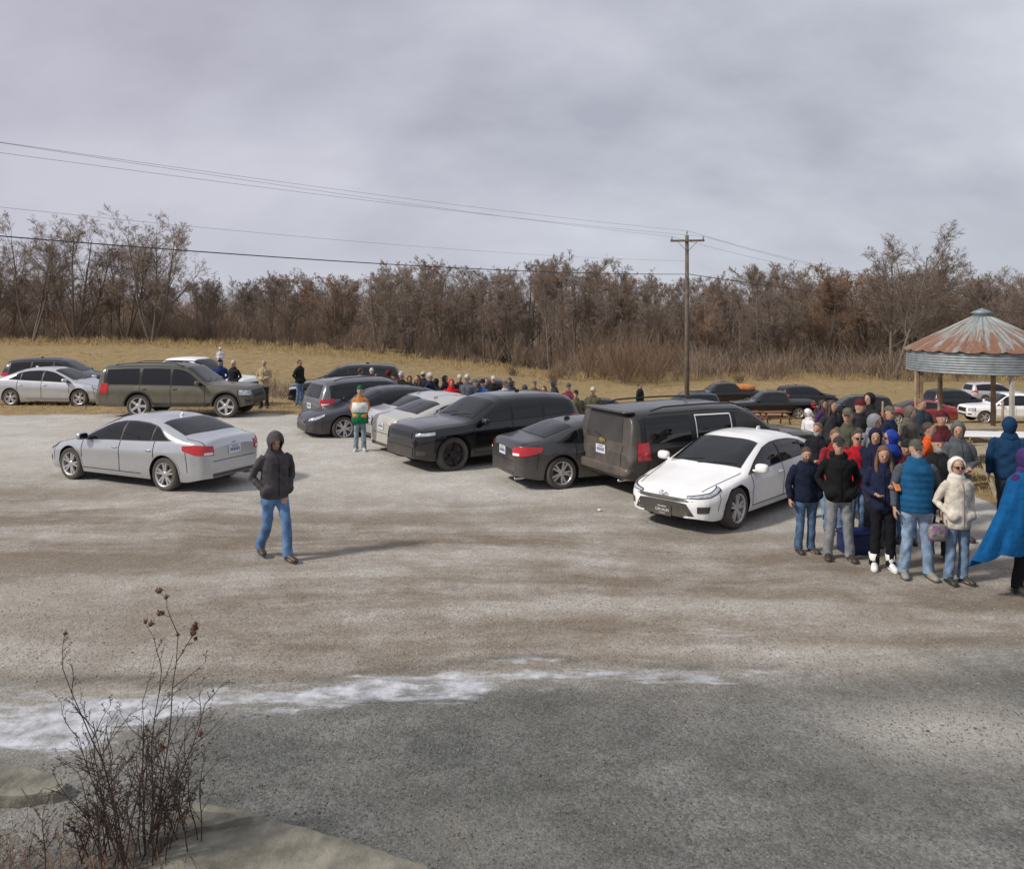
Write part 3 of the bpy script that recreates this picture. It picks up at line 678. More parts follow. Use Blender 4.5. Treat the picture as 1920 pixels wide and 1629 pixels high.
# ---------------- people
MCL=mat('cloth',(1,1,1),.9,0,.22,9,bump=.012,bs=16,useobj=True,spec=.2)
MDN=mat('denim',(1,1,1),.9,0,.45,7,bump=.010,bs=14,useobj=True,spec=.2)
MSK=mat('skin',(1,1,1),.55,0,.08,20,bump=.002,bs=60,useobj=True)
MHR=mat('hair',(1,1,1),.6,0,.4,40,bump=.01,bs=60,useobj=True)
MSH=mat('shoe_leather',(1,1,1),.5,0,.2,20,useobj=True)
MEY=mat('eye_dark',(.02,.015,.012),.2); MLP=mat('lip',(.35,.13,.11),.5)
def remesh(parts,vox,it=3,wr=0.,seed=0):
    me=mesh('tmp',*join(parts)); o=bpy.data.objects.new('tmp',me); COL.objects.link(o)
    m=o.modifiers.new('r','REMESH'); m.mode='VOXEL'; m.voxel_size=vox; m.use_smooth_shade=True
    if it: s=o.modifiers.new('s','SMOOTH'); s.factor=.5; s.iterations=it
    bpy.context.view_layer.update()
    r=bpy.data.meshes.new_from_object(o.evaluated_get(bpy.context.evaluated_depsgraph_get()))
    bpy.data.objects.remove(o); bpy.data.meshes.remove(me)
    if wr:
        n=len(r.vertices); co_=np.empty(n*3,np.float32); r.vertices.foreach_get('co',co_); co_=co_.reshape(-1,3)
        no=np.empty(n*3,np.float32); r.vertices.foreach_get('normal',no); no=no.reshape(-1,3)
        x,y,z=co_.T; s=seed
        d=np.sin(z*38+6*np.sin(x*9+s)+5*np.sin(y*11))*.4+np.sin(z*17+x*29+s+3*np.sin(z*11))*.6+.3*np.sin(x*60+z*38+y*44+s)
        co_+=no*(d*wr)[:,None]; r.vertices.foreach_set('co',co_.ravel()); r.update()
    r.polygons.foreach_set('use_smooth',[True]*len(r.polygons))
    return r
def shell(c,r,axis,amax,th=.012,na=12,nb=24,warp=None):
    ax_=V3(axis).normalized(); u=ax_.orthogonal().normalized()
    if abs(ax_.x)<.1: u=V3((1,0,0))
    v=ax_.cross(u).normalized(); V=[];Fc=[]
    for l in(0,1):
        for i in range(na+1):
            a=math.radians(amax)*i/na
            for j in range(nb):
                b_=2*math.pi*j/nb; d=ax_*math.cos(a)+(u*math.cos(b_)+v*math.sin(b_))*math.sin(a)
                k=1-l*th/.12
                p=V3((d.x*r[0],d.y*r[1],d.z*r[2]))*k
                if warp: p=warp(p,i/na)
                V.append(V3(c)+p)
    m=(na+1)*nb
    for l in(0,1):
        for i in range(na):
            for j in range(nb):
                k=(j+1)%nb; q=[l*m+i*nb+j,l*m+i*nb+k,l*m+(i+1)*nb+k,l*m+(i+1)*nb+j]; Fc.append(q if l else q[::-1])
    for j in range(nb):
        k=(j+1)%nb; Fc.append((na*nb+j,na*nb+k,m+na*nb+k,m+na*nb+j))
    return V,Fc
def hand(wr,d,nrm,sg,curl=.6):
    d=d.normalized(); ac=d.cross(nrm).normalized(); nrm=ac.cross(d).normalized()
    P=[tube([(wr-d*.02,.028,.02),(wr+d*.03,.036,.016),(wr+d*.075,.042,.014),(wr+d*.095,.038,.012)],10,ac)]
    for i,(o,ln) in enumerate(((-.031,.066),(-.0105,.076),(.0105,.070),(.031,.054))):
        b=wr+d*.085+ac*o; d1=(d+nrm*curl*.5).normalized(); d2=(d+nrm*curl*1.5).normalized(); d3=(d+nrm*curl*3).normalized()
        P.append(tube([(b-d*.02,.0085),(b+d1*ln*.42,.0085),(b+d1*ln*.42+d2*ln*.32,.008),(b+d1*ln*.42+d2*ln*.32+d3*ln*.26,.007)],8,ac))
    b=wr+d*.025-ac*.03*sg
    e=(d*.6-ac*sg*.8+nrm*.4).normalized(); e2=(d*.9-ac*sg*.25+nrm*.5).normalized()
    P.append(tube([(b,.013),(b+e*.035,.011),(b+e*.035+e2*.032,.009),(b+e*.035+e2*.055,.0075)],8,nrm))
    return P
PC={}
def pgeo(arms,legs,style,hg,g,yaw,pitch,vox):
    key=(arms,legs,style,hg,g,yaw,pitch,vox)
    if key in PC: return PC[key]
    parts=[];sd_=len(PC)
    pk=((.262*g,.085,1.15),(.165*g,-.075,.985))
    A={'down':[((.235*g,.02,1.14),(.245*g,-.04,.90))]*2,'pocket':[pk]*2,
       'phone':[((.24*g,.0,1.13),(.08,-.27,1.20)),((.25*g,.03,1.13),(.13,-.22,1.10))],
       'one':[pk,((.245*g,.02,1.14),(.25*g,-.04,.90))],
       'fold':[((.25*g,.0,1.15),(.06,-.19,1.10)),((.25*g,.0,1.13),(.04,-.20,1.06))]}[arms]
    Lg={'stand':[((.095,-.01,.50),(.105,.02,.09)),((.095,-.0,.50),(.11,.03,.09))],'wide':[((.115,-.02,.50),(.15,.0,.09)),((.11,-.0,.50),(.14,.04,.09))],
        'walk':[((.095,-.17,.535),(.10,-.22,.10)),((.09,.03,.49),(.10,.24,.135))]}[legs]
    rot=Matrix.Rotation(yaw,3,'Z')@Matrix.Rotation(pitch,3,'X'); pv=V3((0,.01,1.50))
    hm=lambda p: rot@(V3(p)-pv)+pv
    hx=lambda vf:([hm(p) for p in vf[0]],vf[1])
    body=[tube([((0,0,z),a*g,b_*g) for z,a,b_ in((.82,.12,.09),(.90,.16,.115),(.97,.16,.115),(1.07,.135,.10),(1.18,.14,.10),(1.32,.16,.11),(1.42,.15,.09),(1.47,.09,.065))],16),
          tube([((0,.01,1.42),.06,.058),((0,.0,1.50),.053,.055),(hm((0,-.0,1.58)),.052,.055)],12)]
    head=tube([((0,-.045,1.522),.028,.03),((0,-.035,1.535),.045,.05),((0,-.018,1.56),.058,.075),((0,-.006,1.60),.067,.089),((0,0,1.65),.073,.096),((0,.003,1.695),.072,.094),((0,.003,1.73),.055,.072),((0,.003,1.748),.025,.03)],16)
    body+=[hx(head),hx(tube([((0,-.088,1.655),.008),((0,-.104,1.625),.012,.012),((0,-.103,1.613),.016,.012)],8))]
    for s in(-1,1): body.append(hx(sup((s*.074,.008,1.635),(.010,.017,.03),.9,6,8)))
    jk=[];pn=[]
    for i,s in enumerate((1,-1)):
        e,w_=[V3((p[0]*s,p[1],p[2])) for p in A[i]]; sh=V3((.160*g*s,.0,1.415))
        pocket=arms=='pocket' or (arms=='one' and i==0)
        body.append(tube([(sh,.05),((sh+e)/2,.045),(e,.038),((e+w_)/2,.036),(w_,.026)],10))
        fd=(w_-e).normalized()
        if pocket: fd=V3((-s*.9,-.15,-.5)).normalized()
        nrm=V3((-s,0,0)) if arms in('down',) or (arms=='one' and i==1) else V3((0,0,1)) if arms in('phone','fold') else V3((0,1,0))
        body+=hand(w_,fd,nrm,s,.35 if arms=='down' else .15 if pocket else .7)
        R_=.92 if style!='puffer' else 1.03
        we=w_-fd*.01
        jk.append(tube([(sh+V3((-s*.03,0,.0)),.072*R_),(sh+V3((s*.02,0,-.04)),.073*R_),((sh+e)/2+V3((s*.01,0,0)),.064*R_),(e,.059*R_),((e+w_)/2,.053*R_),(we,.044*R_)],12,cap=.1))
        if pocket: jk.append(sup(w_+V3((-s*.05,-.025,-.02)),(.10,.060,.075),.9,10,14))
        k,a=[V3((p[0]*s,p[1],p[2])) for p in Lg[i]]; hp=V3((.085*g*s,0,.90))
        body.append(tube([(hp,.08),((hp+k)/2,.068),(k,.050),((k+a)/2,.05),(a,.035)],10))
        fdn=V3((s*.18,-1,0)).normalized()
        zt=a.z-.09
        body.append(tube([(V3((a.x,a.y+.03,.05+zt)),.03,.03),(V3((a.x,a.y-.06,.04+zt)),.035,.025),(V3((a.x,a.y-.14,.03+zt)),.03,.018)],8))
        pn.append(tube([(hp+V3((0,0,.04)),.093*g),(hp-V3((0,0,.1)),.091*g),((hp+k)/2,.080),(k,.069),((k+a)/2,.068),(a+V3((0,.01,.05)),.068),(a+V3((0,.012,-.035)),.074)],12,cap=.05))
        ch=[(V3((a.x,a.y+.075,.055+zt)),.026,.04),(V3((a.x,a.y+.05,.06+zt)),.038,.058)]+[(V3((a.x,a.y,.0+zt))+fdn*q+V3((0,0,zc)),rx,rz) for q,zc,rx,rz in((.0,.062,.042,.062),(.07,.048,.045,.046),(.14,.04,.048,.037),(.18,.034,.043,.030),(.20,.03,.026,.02))]
        parts.append(('shoe',mesh('shoe',*tube(ch,12,V3((1,0,0)))),'shoe'))
        parts.append(('shoe_sole',mesh('shoe_sole',*tube([(V3((a.x,a.y+.085,.012+zt)),.03,.012),(V3((a.x,a.y+.03,.012+zt)),.042,.013),(V3((a.x,a.y,.012+zt))+fdn*.14,.05,.013),(V3((a.x,a.y,.012+zt))+fdn*.20,.03,.012)],10,V3((1,0,0)))),'sole'))
        if style=='boots': parts.append(('boot_shaft',mesh('boot_shaft',*tube([(a+V3((0,.01,-.04)),.06),(a+V3((0,.01,.05)),.066),(a+V3((0,.01,.13)),.078)],12,cap=.1)),'shoe'))
    parts.insert(0,('body',remesh(body,vox,1),'skin'))
    pn.append(tube([((0,0,z),a*g,b_*g) for z,a,b_ in((.80,.11,.09),(.86,.17,.125),(.95,.172,.13),(1.02,.16,.12))],16,cap=.1))
    parts.append(('trousers',remesh(pn,max(vox,.014),3,.0055,sd_),'legs'))
    lo={'coat':.78,'puffer':.86,'hoodie':.85,'vest':.88,'boots':.86}.get(style,.86)
    R_=1.03 if style in('puffer',) else 1.02 if style=='coat' else 1.0
    tor=[(lo,.172,.132),(lo+.05,.182,.142),(1.0,.178,.142),(1.10,.170,.136),(1.22,.175,.138),(1.34,.184,.138),(1.41,.166,.116),(1.465,.108,.090),(1.52,.080,.080)]
    tch=[((0,0,z),a*g*R_,b_*g*R_) for z,a,b_ in tor]
    if style=='poncho':
        V=[];Fc=[];nb=64
        for i in range(24):
            q=i/23; z=1.5-.92*q
            r0=np.interp(q,[0,.05,.13,.4,1],[.08,.16,.235,.27,.29])
            for j in range(nb):
                a=2*math.pi*j/nb; lf_=max(0,-math.cos(a+.35))
                fold=1+q*(.09*math.sin(a*6+1+q*2)+.06*math.sin(a*11+q*4)+.04*math.sin(a*17-q*5))
                fl=.58*(q**1.9)*lf_**1.4
                V.append(V3(((r0*math.cos(a)-fl)*fold,(r0*.72*math.sin(a)-.12*fl)*fold,z+.06*q*math.sin(a*2.0+1)*q-.16*q*q*lf_+.03*q*math.sin(a*9))))
        for i in range(23):
            for j in range(nb): k=(j+1)%nb; Fc.append((i*nb+j,i*nb+k,(i+1)*nb+k,(i+1)*nb+j))
        parts.append(('poncho',mesh('poncho',V,Fc),'over'))
    if style=='vest':
        parts.append(('shirt_sleeves',remesh(jk+[tube([(p,a*.93,b_*.93) for p,a,b_ in tch],18,cap=.1)],.014,3,.004,sd_),'shirt'))
        vt=[((0,0,z),(.182+.004*math.sin(z*75))*g*w_,(.150+.004*math.sin(z*75))*g*w_) for z,w_ in [(.86+.02*i,1) for i in range(27)]+[(1.41,.93),(1.44,.82),(1.48,.6),(1.54,.50)]]
        parts.append(('vest',mesh('vest',*tube(vt,24,cap=.1)),'top'))
    else:
        parts.append(('jacket',remesh(jk+[tube(tch,18,cap=.1)],max(vox,.014),3,.0045 if style=='coat' else .0055,sd_),'top'))
        zp=[]
        for q in np.linspace(lo+.03,1.44,10):
            b_=np.interp(q,[t_[0] for t_ in tor],[t_[2] for t_ in tor])*g*R_; zp.append((V3((0,-b_+.001,q)),.007,.006))
        parts.append(('zip',mesh('zip',*tube(zp,6)),'zip'))
    for s in(-1,1): parts.append(('eye',mesh('eye',*hx(sup((s*.030,-.087,1.642),(.013,.010,.007),.9,6,8))),'eye'))
    parts.append(('mouth',mesh('mouth',*hx(sup((0,-.086,1.575),(.022,.010,.0055),.9,6,8))),'lip'))
    for gth in hg.split('+'):
        if gth in('hood','bighood'):
            bg_=gth=='bighood'
            w=lambda p,q:V3((p.x*(1-.15*(p.z<0)*q),p.y,p.z*(1.15 if p.z<0 else 1)))
            parts.append(('hood',mesh('hood',*join([hx(shell((0,.0 if bg_ else .01,1.64),(.118,.150,.150) if bg_ else (.104,.124,.138),(0,1,.30 if bg_ else .25),128 if bg_ else 121,.018,14,26,w))])),'hood'))
            parts.append(('hood_collar',remesh([tube([((0,.02,1.44),.125,.105),((0,.015,1.49),.11,.10),((0,.02,1.535),.09,.085)],16)]+([hx(sup((0,.13,1.56),(.07,.05,.10),.9,8,12))] if bg_ else []),.014,2,.004),'hood'))
        if gth=='hooddown': parts.append(('hood',remesh([tube([((-.09,-.02,1.49),.035),((-.08,.07,1.50),.05),((0,.11,1.49),.06),((.08,.07,1.50),.05),((.09,-.02,1.49),.035)],10,V3((0,0,1)))],.014,2,.004),'hood'))
        if gth=='cap':
            br=[(hm(V3((math.sin(a)*.07,-.085-.075*math.cos(a)*k,1.692-.014*k-.012*abs(math.sin(a))))) ) for k in(0,1) for a in np.linspace(-1.4,1.4,9)]
            parts.append(('cap',mesh('cap',*join([hx(shell((0,.004,1.675),(.085,.108,.098),(0,.12,1),84,.008,8,22)),(br,[(i,i+1,i+10,i+9) for i in range(8)])])),'hat'))
            parts.append(('hair',mesh('hair',*hx(shell((0,.006,1.655),(.080,.104,.10),(0,.9,.1),80,.01,8,20))),'hair'))
        if gth=='beanie': parts.append(('beanie',mesh('beanie',*hx(shell((0,.004,1.675),(.087,.108,.118),(0,.15,1),92,.012,10,22))),'hat'))
        if gth=='hair': parts.append(('hair',mesh('hair',*hx(shell((0,.008,1.66),(.084,.108,.106),(0,.75,.75),92,.012,10,22))),'hair'))
        if gth=='long':
            parts.append(('hair',remesh([hx(shell((0,.008,1.66),(.087,.110,.108),(0,.75,.75),98,.02,10,22)),tube([(hm((0,.07,1.62)),.085,.05),((0,.08,1.50),.10,.05),((0,.09,1.40),.10,.04),((0,.10,1.30),.07,.03)],12)]+[tube([(hm((s*.075,.0,1.66)),.022),(hm((s*.088,-.01,1.58)),.026),((s*.10,-.05,1.48),.03),((s*.10,-.09,1.38),.022)],8) for s in(-1,1)],.012,2,.003),'hair'))
        if gth=='beard': parts.append(('beard',remesh([hx(tube([((0,-.045,1.513),.035,.035),((0,-.045,1.54),.052,.056),((0,-.035,1.572),.062,.064),((0,-.02,1.60),.069,.055)],12))],.008,1),'beard'))
        if gth=='shades': parts.append(('sunglasses',mesh('sunglasses',*join([hx(sup((s*.034,-.096,1.642),(.028,.010,.019),.6,6,10)) for s in(-1,1)]+[hx(box((0,-.102,1.648),(.03,.006,.007)))]+[hx(box((s*.068,-.05,1.65),(.006,.09,.007))) for s in(-1,1)])),'eye'))
        if gth=='furhood':
            w=lambda p,q:V3((p.x,p.y,p.z*(1.1 if p.z<0 else 1)))
            parts.append(('hood',remesh([hx(shell((0,.012,1.645),(.118,.132,.142),(0,1,.2),112,.032,14,26,w)),tube([((0,.02,1.43),.13,.11),((0,.015,1.50),.115,.10),((0,.02,1.535),.095,.085)],16)],.012,2,.003),'hood'))
    PC[key]=parts; return parts
SK=(.46,.265,.185)
def person(px,feet=None,Y=None,h=1.72,yaw=0,arms='pocket',legs='stand',style='hoodie',hg='hood',g=1.0,hyaw=0.,pitch=0.,top_=(.1,.1,.1),legs_=(.10,.14,.22),hood=None,hat=(.03,.03,.03),hair=(.06,.035,.02),shoe=(.04,.035,.03),shirt=(.3,.3,.3),over=(0,.1,.4),beard=(.3,.29,.28),skin=SK,label='',vox=.010,denim=True,group='people waiting in the lot',dz=0):
    X,Yy,z=gpos(px,feet) if feet else ypos(px,Y)
    E=top('person',label,'person',(X,Yy,z+.003+dz),yaw,group,h/1.75)
    col={'skin':skin,'legs':legs_,'top':top_,'hood':hood or top_,'hat':hat,'hair':hair,'shoe':shoe,'sole':(.05,.05,.05) if max(shoe)<.5 else (.7,.7,.7),'shirt':shirt,'over':over,'zip':tuple(c*.35 for c in top_),'beard':beard,'eye':(0,0,0),'lip':(0,0,0)}
    mm={'skin':MSK,'legs':MDN if denim else MCL,'hair':MHR,'beard':MHR,'shoe':MSH,'sole':MSH,'eye':MEY,'lip':MLP}
    for nm,me,role in pgeo(arms,legs,style,hg,g,hyaw,pitch,vox):
        ob(nm,me,mm.get(role,MCL),E,color=col[role])
    return E
JE=(.12,.19,.31);LJ=(.20,.28,.39);DK=(.03,.035,.045)
person(515,1048,h=1.75,yaw=.68,legs='walk',hg='bighood',hyaw=-.15,pitch=.30,g=1.10,top_=(.066,.060,.064),legs_=(.10,.19,.34),shoe=(.06,.042,.03),label='person in dark gray hoodie and jeans walking with hands in pockets',group='people in the lot')
person(1511,1036,h=1.50,yaw=.15,arms='one',style='puffer',hg='hair+beard',g=1.22,hyaw=-.2,pitch=.28,top_=(.010,.014,.032),legs_=(.07,.12,.20),beard=(.10,.06,.04),label='stocky person in navy jacket and jeans looking down')
person(1573,1050,h=1.68,yaw=-.15,arms='pocket',style='hoodie',hg='cap+hooddown',g=1.05,top_=(.009,.009,.010),legs_=(.20,.21,.22),denim=False,legs='wide',label='person in black jacket, black cap and gray trousers')
person(1656,1068,h=1.64,yaw=-.25,arms='phone',style='boots',hg='long',g=.96,pitch=.2,top_=(.014,.018,.048),legs_=(.009,.009,.011),denim=False,shoe=(.78,.76,.74),hair=(.13,.065,.035),label='long-haired person in navy jacket and white boots holding phone')
person(1718,1083,h=1.76,yaw=-.12,arms='down',style='vest',hg='cap+beard',g=1.14,top_=(.010,.080,.18),shirt=(.07,.08,.10),legs_=LJ,hat=(.07,.07,.06),hair=(.3,.29,.28),legs='wide',shoe=(.25,.24,.22),label='gray-bearded person in blue puffer vest, cap and light jeans')
person(1795,1093,h=1.56,yaw=.12,hyaw=-.2,arms='pocket',style='coat',hg='furhood+shades',g=1.02,top_=(.58,.53,.45),legs_=(.15,.22,.32),hood=(.68,.64,.58),label='person in cream fleece hooded coat, sunglasses and flared jeans')
person(1926,1112,h=1.74,yaw=.3,arms='down',style='poncho',hg='hood',top_=(.05,.02,.09),over=(.003,.075,.21),legs_=(.012,.012,.016),hood=(.05,.025,.11),denim=False,label='person wrapped in bright blue windblown blanket over purple hood')
person(1893,Y=12.2,h=1.80,yaw=2.6,arms='down',hg='hood',style='puffer',g=1.08,top_=(.008,.035,.085),legs_=DK,label='person in dark blue puffer jacket with hood up')
row=[(1607,11.95,1.64,'hair+shades',(.38,.012,.02),'person in red jacket and sunglasses','puffer'),
(1641,11.75,1.70,'hood',(.012,.016,.04),'person in dark navy hooded jacket','hoodie'),
(1670,12.1,1.62,'hood+shades',(.02,.05,.30),'person with bright blue hood and sunglasses','puffer'),
(1699,11.85,1.50,'beanie',(.08,.012,.02),'person in maroon beanie and jacket','hoodie'),
(1758,11.05,1.70,'beanie+beard',(.014,.014,.016),'bearded person in black beanie and black jacket','puffer'),
(1797,12.0,1.76,'hood',(.09,.10,.11),'person in gray hooded jacket','hoodie'),
(1742,12.7,1.66,'hair',(.60,.09,.02),'person in bright orange hooded sweatshirt','hoodie'),
(1638,13.1,1.74,'hood',(.19,.20,.21),'person in light gray hood','hoodie'),
(1590,13.4,1.80,'cap',(.09,.088,.06),'person in olive camouflage jacket and cap','hoodie'),
(1565,12.4,1.60,'hair',(.22,.02,.03),'person in dark red sweatshirt','hoodie'),
(1560,15.6,1.70,'long',(.03,.03,.035),'long-haired person in charcoal jacket','hoodie'),
(1516,17.2,1.35,'hood',(.72,.70,.70),'person in white hooded sweatshirt','hoodie'),
(1543,18.3,1.45,'long',(.06,.025,.10),'person in purple jacket','hoodie'),
(1610,15.2,1.75,'beanie',(.03,.03,.035),'person in charcoal jacket and beanie','hoodie'),
(1668,14.4,1.72,'cap',(.015,.02,.05),'person in navy jacket and cap','hoodie'),
(1705,14.8,1.68,'hood',(.12,.105,.09),'person in taupe hooded coat','coat'),
(1765,13.6,1.72,'beanie',(.07,.015,.018),'person in red-brown jacket','hoodie'),
(1535,13.3,1.58,'hair+beard',(.015,.015,.02),'person in black sweatshirt beside white sedan','hoodie'),
(1630,16.2,1.78,'hood',(.02,.02,.024),'person in black hooded jacket','hoodie'),
(1725,16.0,1.70,'hair',(.03,.045,.06),'person in dark blue-gray sweatshirt','hoodie')]
for i,(px,Y,h,hg,c,lb,stl) in enumerate(row):
    person(px,Y=Y,h=h,yaw=R.uniform(-1.4,1.0),arms=['pocket','fold'][i%2],style=stl,hg=hg,top_=c,hat=[(.02,.02,.02),(.08,.015,.02),(.1,.1,.07)][i%3],hair=[(.05,.03,.02),(.15,.09,.05)][i%2],legs_=[JE,DK,LJ][i%3],label=lb,g=[1.0,1.1,.97][i%3] if stl!='coat' else 1.0,hyaw=[0,.4,-.4][i%3],pitch=[0,.16][i%2],vox=.013)
pe=person(675,feet=846,h=1.60,yaw=.15,arms='pocket',style='coat',hg='beanie',g=.84,top_=(.55,.22,.08),hat=(.01,.11,.04),legs_=(.2,.24,.28),shoe=(.5,.5,.5),label='person in green hat and green, white and orange banner coat',vox=.013,group='people in the lot')
for nm,z0,z1,r_,c in(('white_band',1.06,1.33,.215,(.64,.66,.62)),('green_hem',.76,1.06,.225,(.01,.15,.065))):
    ob(nm,mesh(nm,*tube([((0,0,z0),r_,.165),((0,0,(z0+z1)/2),r_+.004,.168),((0,0,z1),r_-.02,.150)],22,cap=0)),MCL,pe,color=c)
bgp=[(412,30.5,1.75,'beanie',(.02,.04,.14)),(438,30,1.72,'beanie',(.02,.02,.025)),(562,31,1.76,'hair',(.02,.02,.02)),(676,27.5,1.72,'hair',(.12,.08,.05)),(697,29.2,1.7,'beanie',(.03,.03,.04)),(706,26.4,1.6,'hood',(.06,.06,.07)),(737,27.6,1.62,'cap',(.30,.03,.03)),(753,25.6,1.76,'beanie',(.02,.02,.02)),(768,27.8,1.6,'hood',(.03,.03,.04)),(783,25.0,1.72,'long',(.02,.02,.03)),(806,26.0,1.80,'beanie',(.02,.03,.06)),(818,27.2,1.62,'hood',(.02,.02,.02)),(846,24.2,1.70,'hood',(.50,.015,.02)),(876,25.0,1.84,'cap',(.10,.11,.13)),(891,27.4,1.66,'beanie',(.12,.12,.13)),(905,25.2,1.68,'beanie',(.03,.09,.25)),(925,27.5,1.80,'cap',(.02,.02,.02)),(947,24.6,1.66,'cap',(.45,.45,.45)),(961,28,1.64,'hood',(.03,.03,.04)),(984,24.0,1.55,'hood',(.07,.07,.06)),(1002,26.5,1.66,'cap',(.10,.10,.06)),(1020,24.0,1.52,'long',(.25,.15,.10)),(1040,25.6,1.68,'hood',(.04,.04,.05)),(1066,24,1.6,'beanie',(.15,.03,.05)),(1080,21.2,1.50,'cap',(.11,.10,.06)),(1112,21.8,1.56,'cap',(.09,.085,.05)),(1200,34,1.85,'hair',(.015,.015,.018)),(729,29,1.72,'hood',(.10,.02,.02)),(862,28.8,1.82,'beanie',(.03,.03,.035)),(955,29,1.76,'beanie',(.05,.07,.12)),(835,28.5,1.75,'hood',(.02,.02,.025)),(794,29.5,1.8,'cap',(.03,.03,.05)),(912,29.0,1.74,'hair',(.04,.03,.03))]
for i,(px,Y,h,hg,c) in enumerate(bgp):
    mx=max(c)
    cn='red' if c[0]>.25 and c[1]<.1 else 'light' if mx>.4 else 'blue' if c[2]>.1 and c[2]>c[0]*1.5 else 'brown' if c[0]>c[2]*1.4 and mx>.05 else 'gray' if mx>.055 else 'black'
    hn={'hood':'hood up','cap':'cap','beanie':'knit hat','hair':'short hair','long':'long hair'}[hg]
    person(px,Y=Y,h=h,yaw=[.2,-.5,1.2,2.6][i%4],arms='pocket',hg=hg,g=1.12,top_=c,hat=[(.02,.02,.02),(.45,.44,.42),(.10,.10,.07)][i%3] ,legs_=[JE,DK][i%2],label='person in %s jacket with %s standing behind parked cars'%(cn,hn),vox=.017,group='people standing in the crowd beyond the cars')
pe=person(495,Y=29.5,h=1.75,yaw=.1,style='coat',arms='fold',hg='hair',top_=(.42,.34,.21),legs_=DK,hair=(.4,.3,.2),label='person wrapped in tan coat standing on grass',vox=.017,group='people standing in the crowd beyond the cars')
person(413,Y=30.9,h=1.0,yaw=.1,arms='fold',hg='beanie',top_=(.6,.6,.6),hat=(.7,.7,.7),legs_=(.03,.05,.15),label='child in white coat and white hat carried on shoulders',vox=.017,group='people standing in the crowd beyond the cars',dz=1.22)
X,Y,z=gpos(1656,1068)
ph=ob('phone',mesh('phone',*sup((0,0,0),(.04,.008,.08),.3)),mat('phone_orange',(.6,.2,.06),.4),loc=(X+.02,Y-.33,1.19)); ph.rotation_euler=(-.6,0,.1); tag(ph,'orange cased phone held in hand','phone')
Y=10.0;X=(1758-960)*Y/F
bgE=top('handbag','floral patterned handbag carried beside cream coat','bag',(X,Y,.66))
mf,t,b=newmat('floral_cloth'); tcx=N(t,'ShaderNodeTexCoord').outputs['Object']; vv=N(t,'ShaderNodeTexVoronoi',{'Vector':tcx,'Scale':26.}); cr=N(t,'ShaderNodeHueSaturation',{'Color':vv.outputs['Color'],'Saturation':.7,'Value':.35}); t.links.new(mixc(t,.35,cr.outputs[0],(.2,.05,.13)),b.inputs['Base Color'])
ob('bag_body',mesh('bag_body',*sup((0,0,0),(.12,.06,.11),.6)),mf,bgE)
ob('bag_handle',mesh('bag_handle',*tube([((-.08,0,.08),.008),((-.05,0,.22),.008),((.05,0,.22),.008),((.08,0,.08),.008)],8)),MB,bgE)
X,Y,z=gpos(1614,1040); ce=top('cooler','dark blue cooler box on gravel behind the crowd','cooler',(X,Y+.1,z),.1)
MCo=mat('cooler_blue',(.008,.02,.09),.4)
ob('cooler_body',mesh('cooler_body',*sup((0,0,.15),(.25,.16,.15),.22)),MCo,ce); ob('cooler_lid',mesh('cooler_lid',*sup((0,0,.305),(.26,.17,.02),.3)),MCo,ce)
X,Y,z=gpos(1124,958); lt=ob('litter',mesh('litter',*sup((0,0,.02),(.035,.025,.02),.8,5,8)),MW,loc=(X,Y,z)); tag(lt,'crumpled white paper cup on gravel','litter')

# ---------------- gazebo
gx,gy,gz=ypos(1841,21.0)
GE=top('round_shelter','round shelter with rusty corrugated bin roof on wooden posts','shelter',(gx,gy,gz))
mr,t,b=newmat('rusty_galvanised'); o_=N(t,'ShaderNodeTexCoord').outputs['Object']; s_=N(t,'ShaderNodeSeparateXYZ',{0:o_})
an=mth(t,'ARCTAN2',s_.outputs[1],s_.outputs[0]); rad=mth(t,'SQRT',mth(t,'ADD',mth(t,'POWER',s_.outputs[0],2.),mth(t,'POWER',s_.outputs[1],2.)))
pv_=N(t,'ShaderNodeCombineXYZ',{0:mth(t,'MULTIPLY',an,6.5),1:mth(t,'MULTIPLY',rad,.6),2:0.}).outputs[0]
rn=noisef(t,pv_,1.5,7,.66); rf2=mth(t,'ADD',rn,mth(t,'MULTIPLY',rad,.12))
rm=rng(t,rf2,.57,.68)
cc=mixc(t,noisef(t,o_,9.,4),(.20,.24,.235),(.42,.47,.46)); cr_=mixc(t,noisef(t,o_,14.,5),(.13,.060,.038),(.27,.145,.09))
t.links.new(mixc(t,rm,cc,cr_),b.inputs['Base Color']); t.links.new(rng(t,rm,0,1,.55,.9),b.inputs['Roughness']); t.links.new(rng(t,rm,0,1,.25,.0),b.inputs['Metallic'])
RZ=2.44-gz; RT=3.34-gz; RR=1.87
V=[];Fc=[];na=144;nr=8
for i in range(nr+1):
    q=i/nr; r_=RR*(1-q)+.18*q; z=RZ+(RT-RZ)*q
    for j in range(na):
        a=2*math.pi*j/na; rib=.040 if j%6==0 else .010 if j%6 in(1,5) else 0
        V.append((r_*math.cos(a),r_*math.sin(a),z+rib*(1-.3*q)))
for i in range(nr):
    for j in range(na): k=(j+1)%na; Fc.append((i*na+j,i*na+k,(i+1)*na+k,(i+1)*na+j))
ro=ob('roof',mesh('roof',V,Fc,False),mr,GE)
MGa=mat('galvanised_sheet',(.24,.28,.30),.5,.4,.25,5,dirt=.2,zh=4,dirtcol=(.3,.2,.12))
ob('roof_cap',mesh('roof_cap',*tube([((0,0,RT-.05),.22),((0,0,RT+.06),.20),((0,0,RT+.09),.27),((0,0,RT+.14),.18),((0,0,RT+.19),.05)],24)),MGa,ro)
V=[];Fc=[];zs_=np.linspace(1.91-gz,RZ-.01,33)
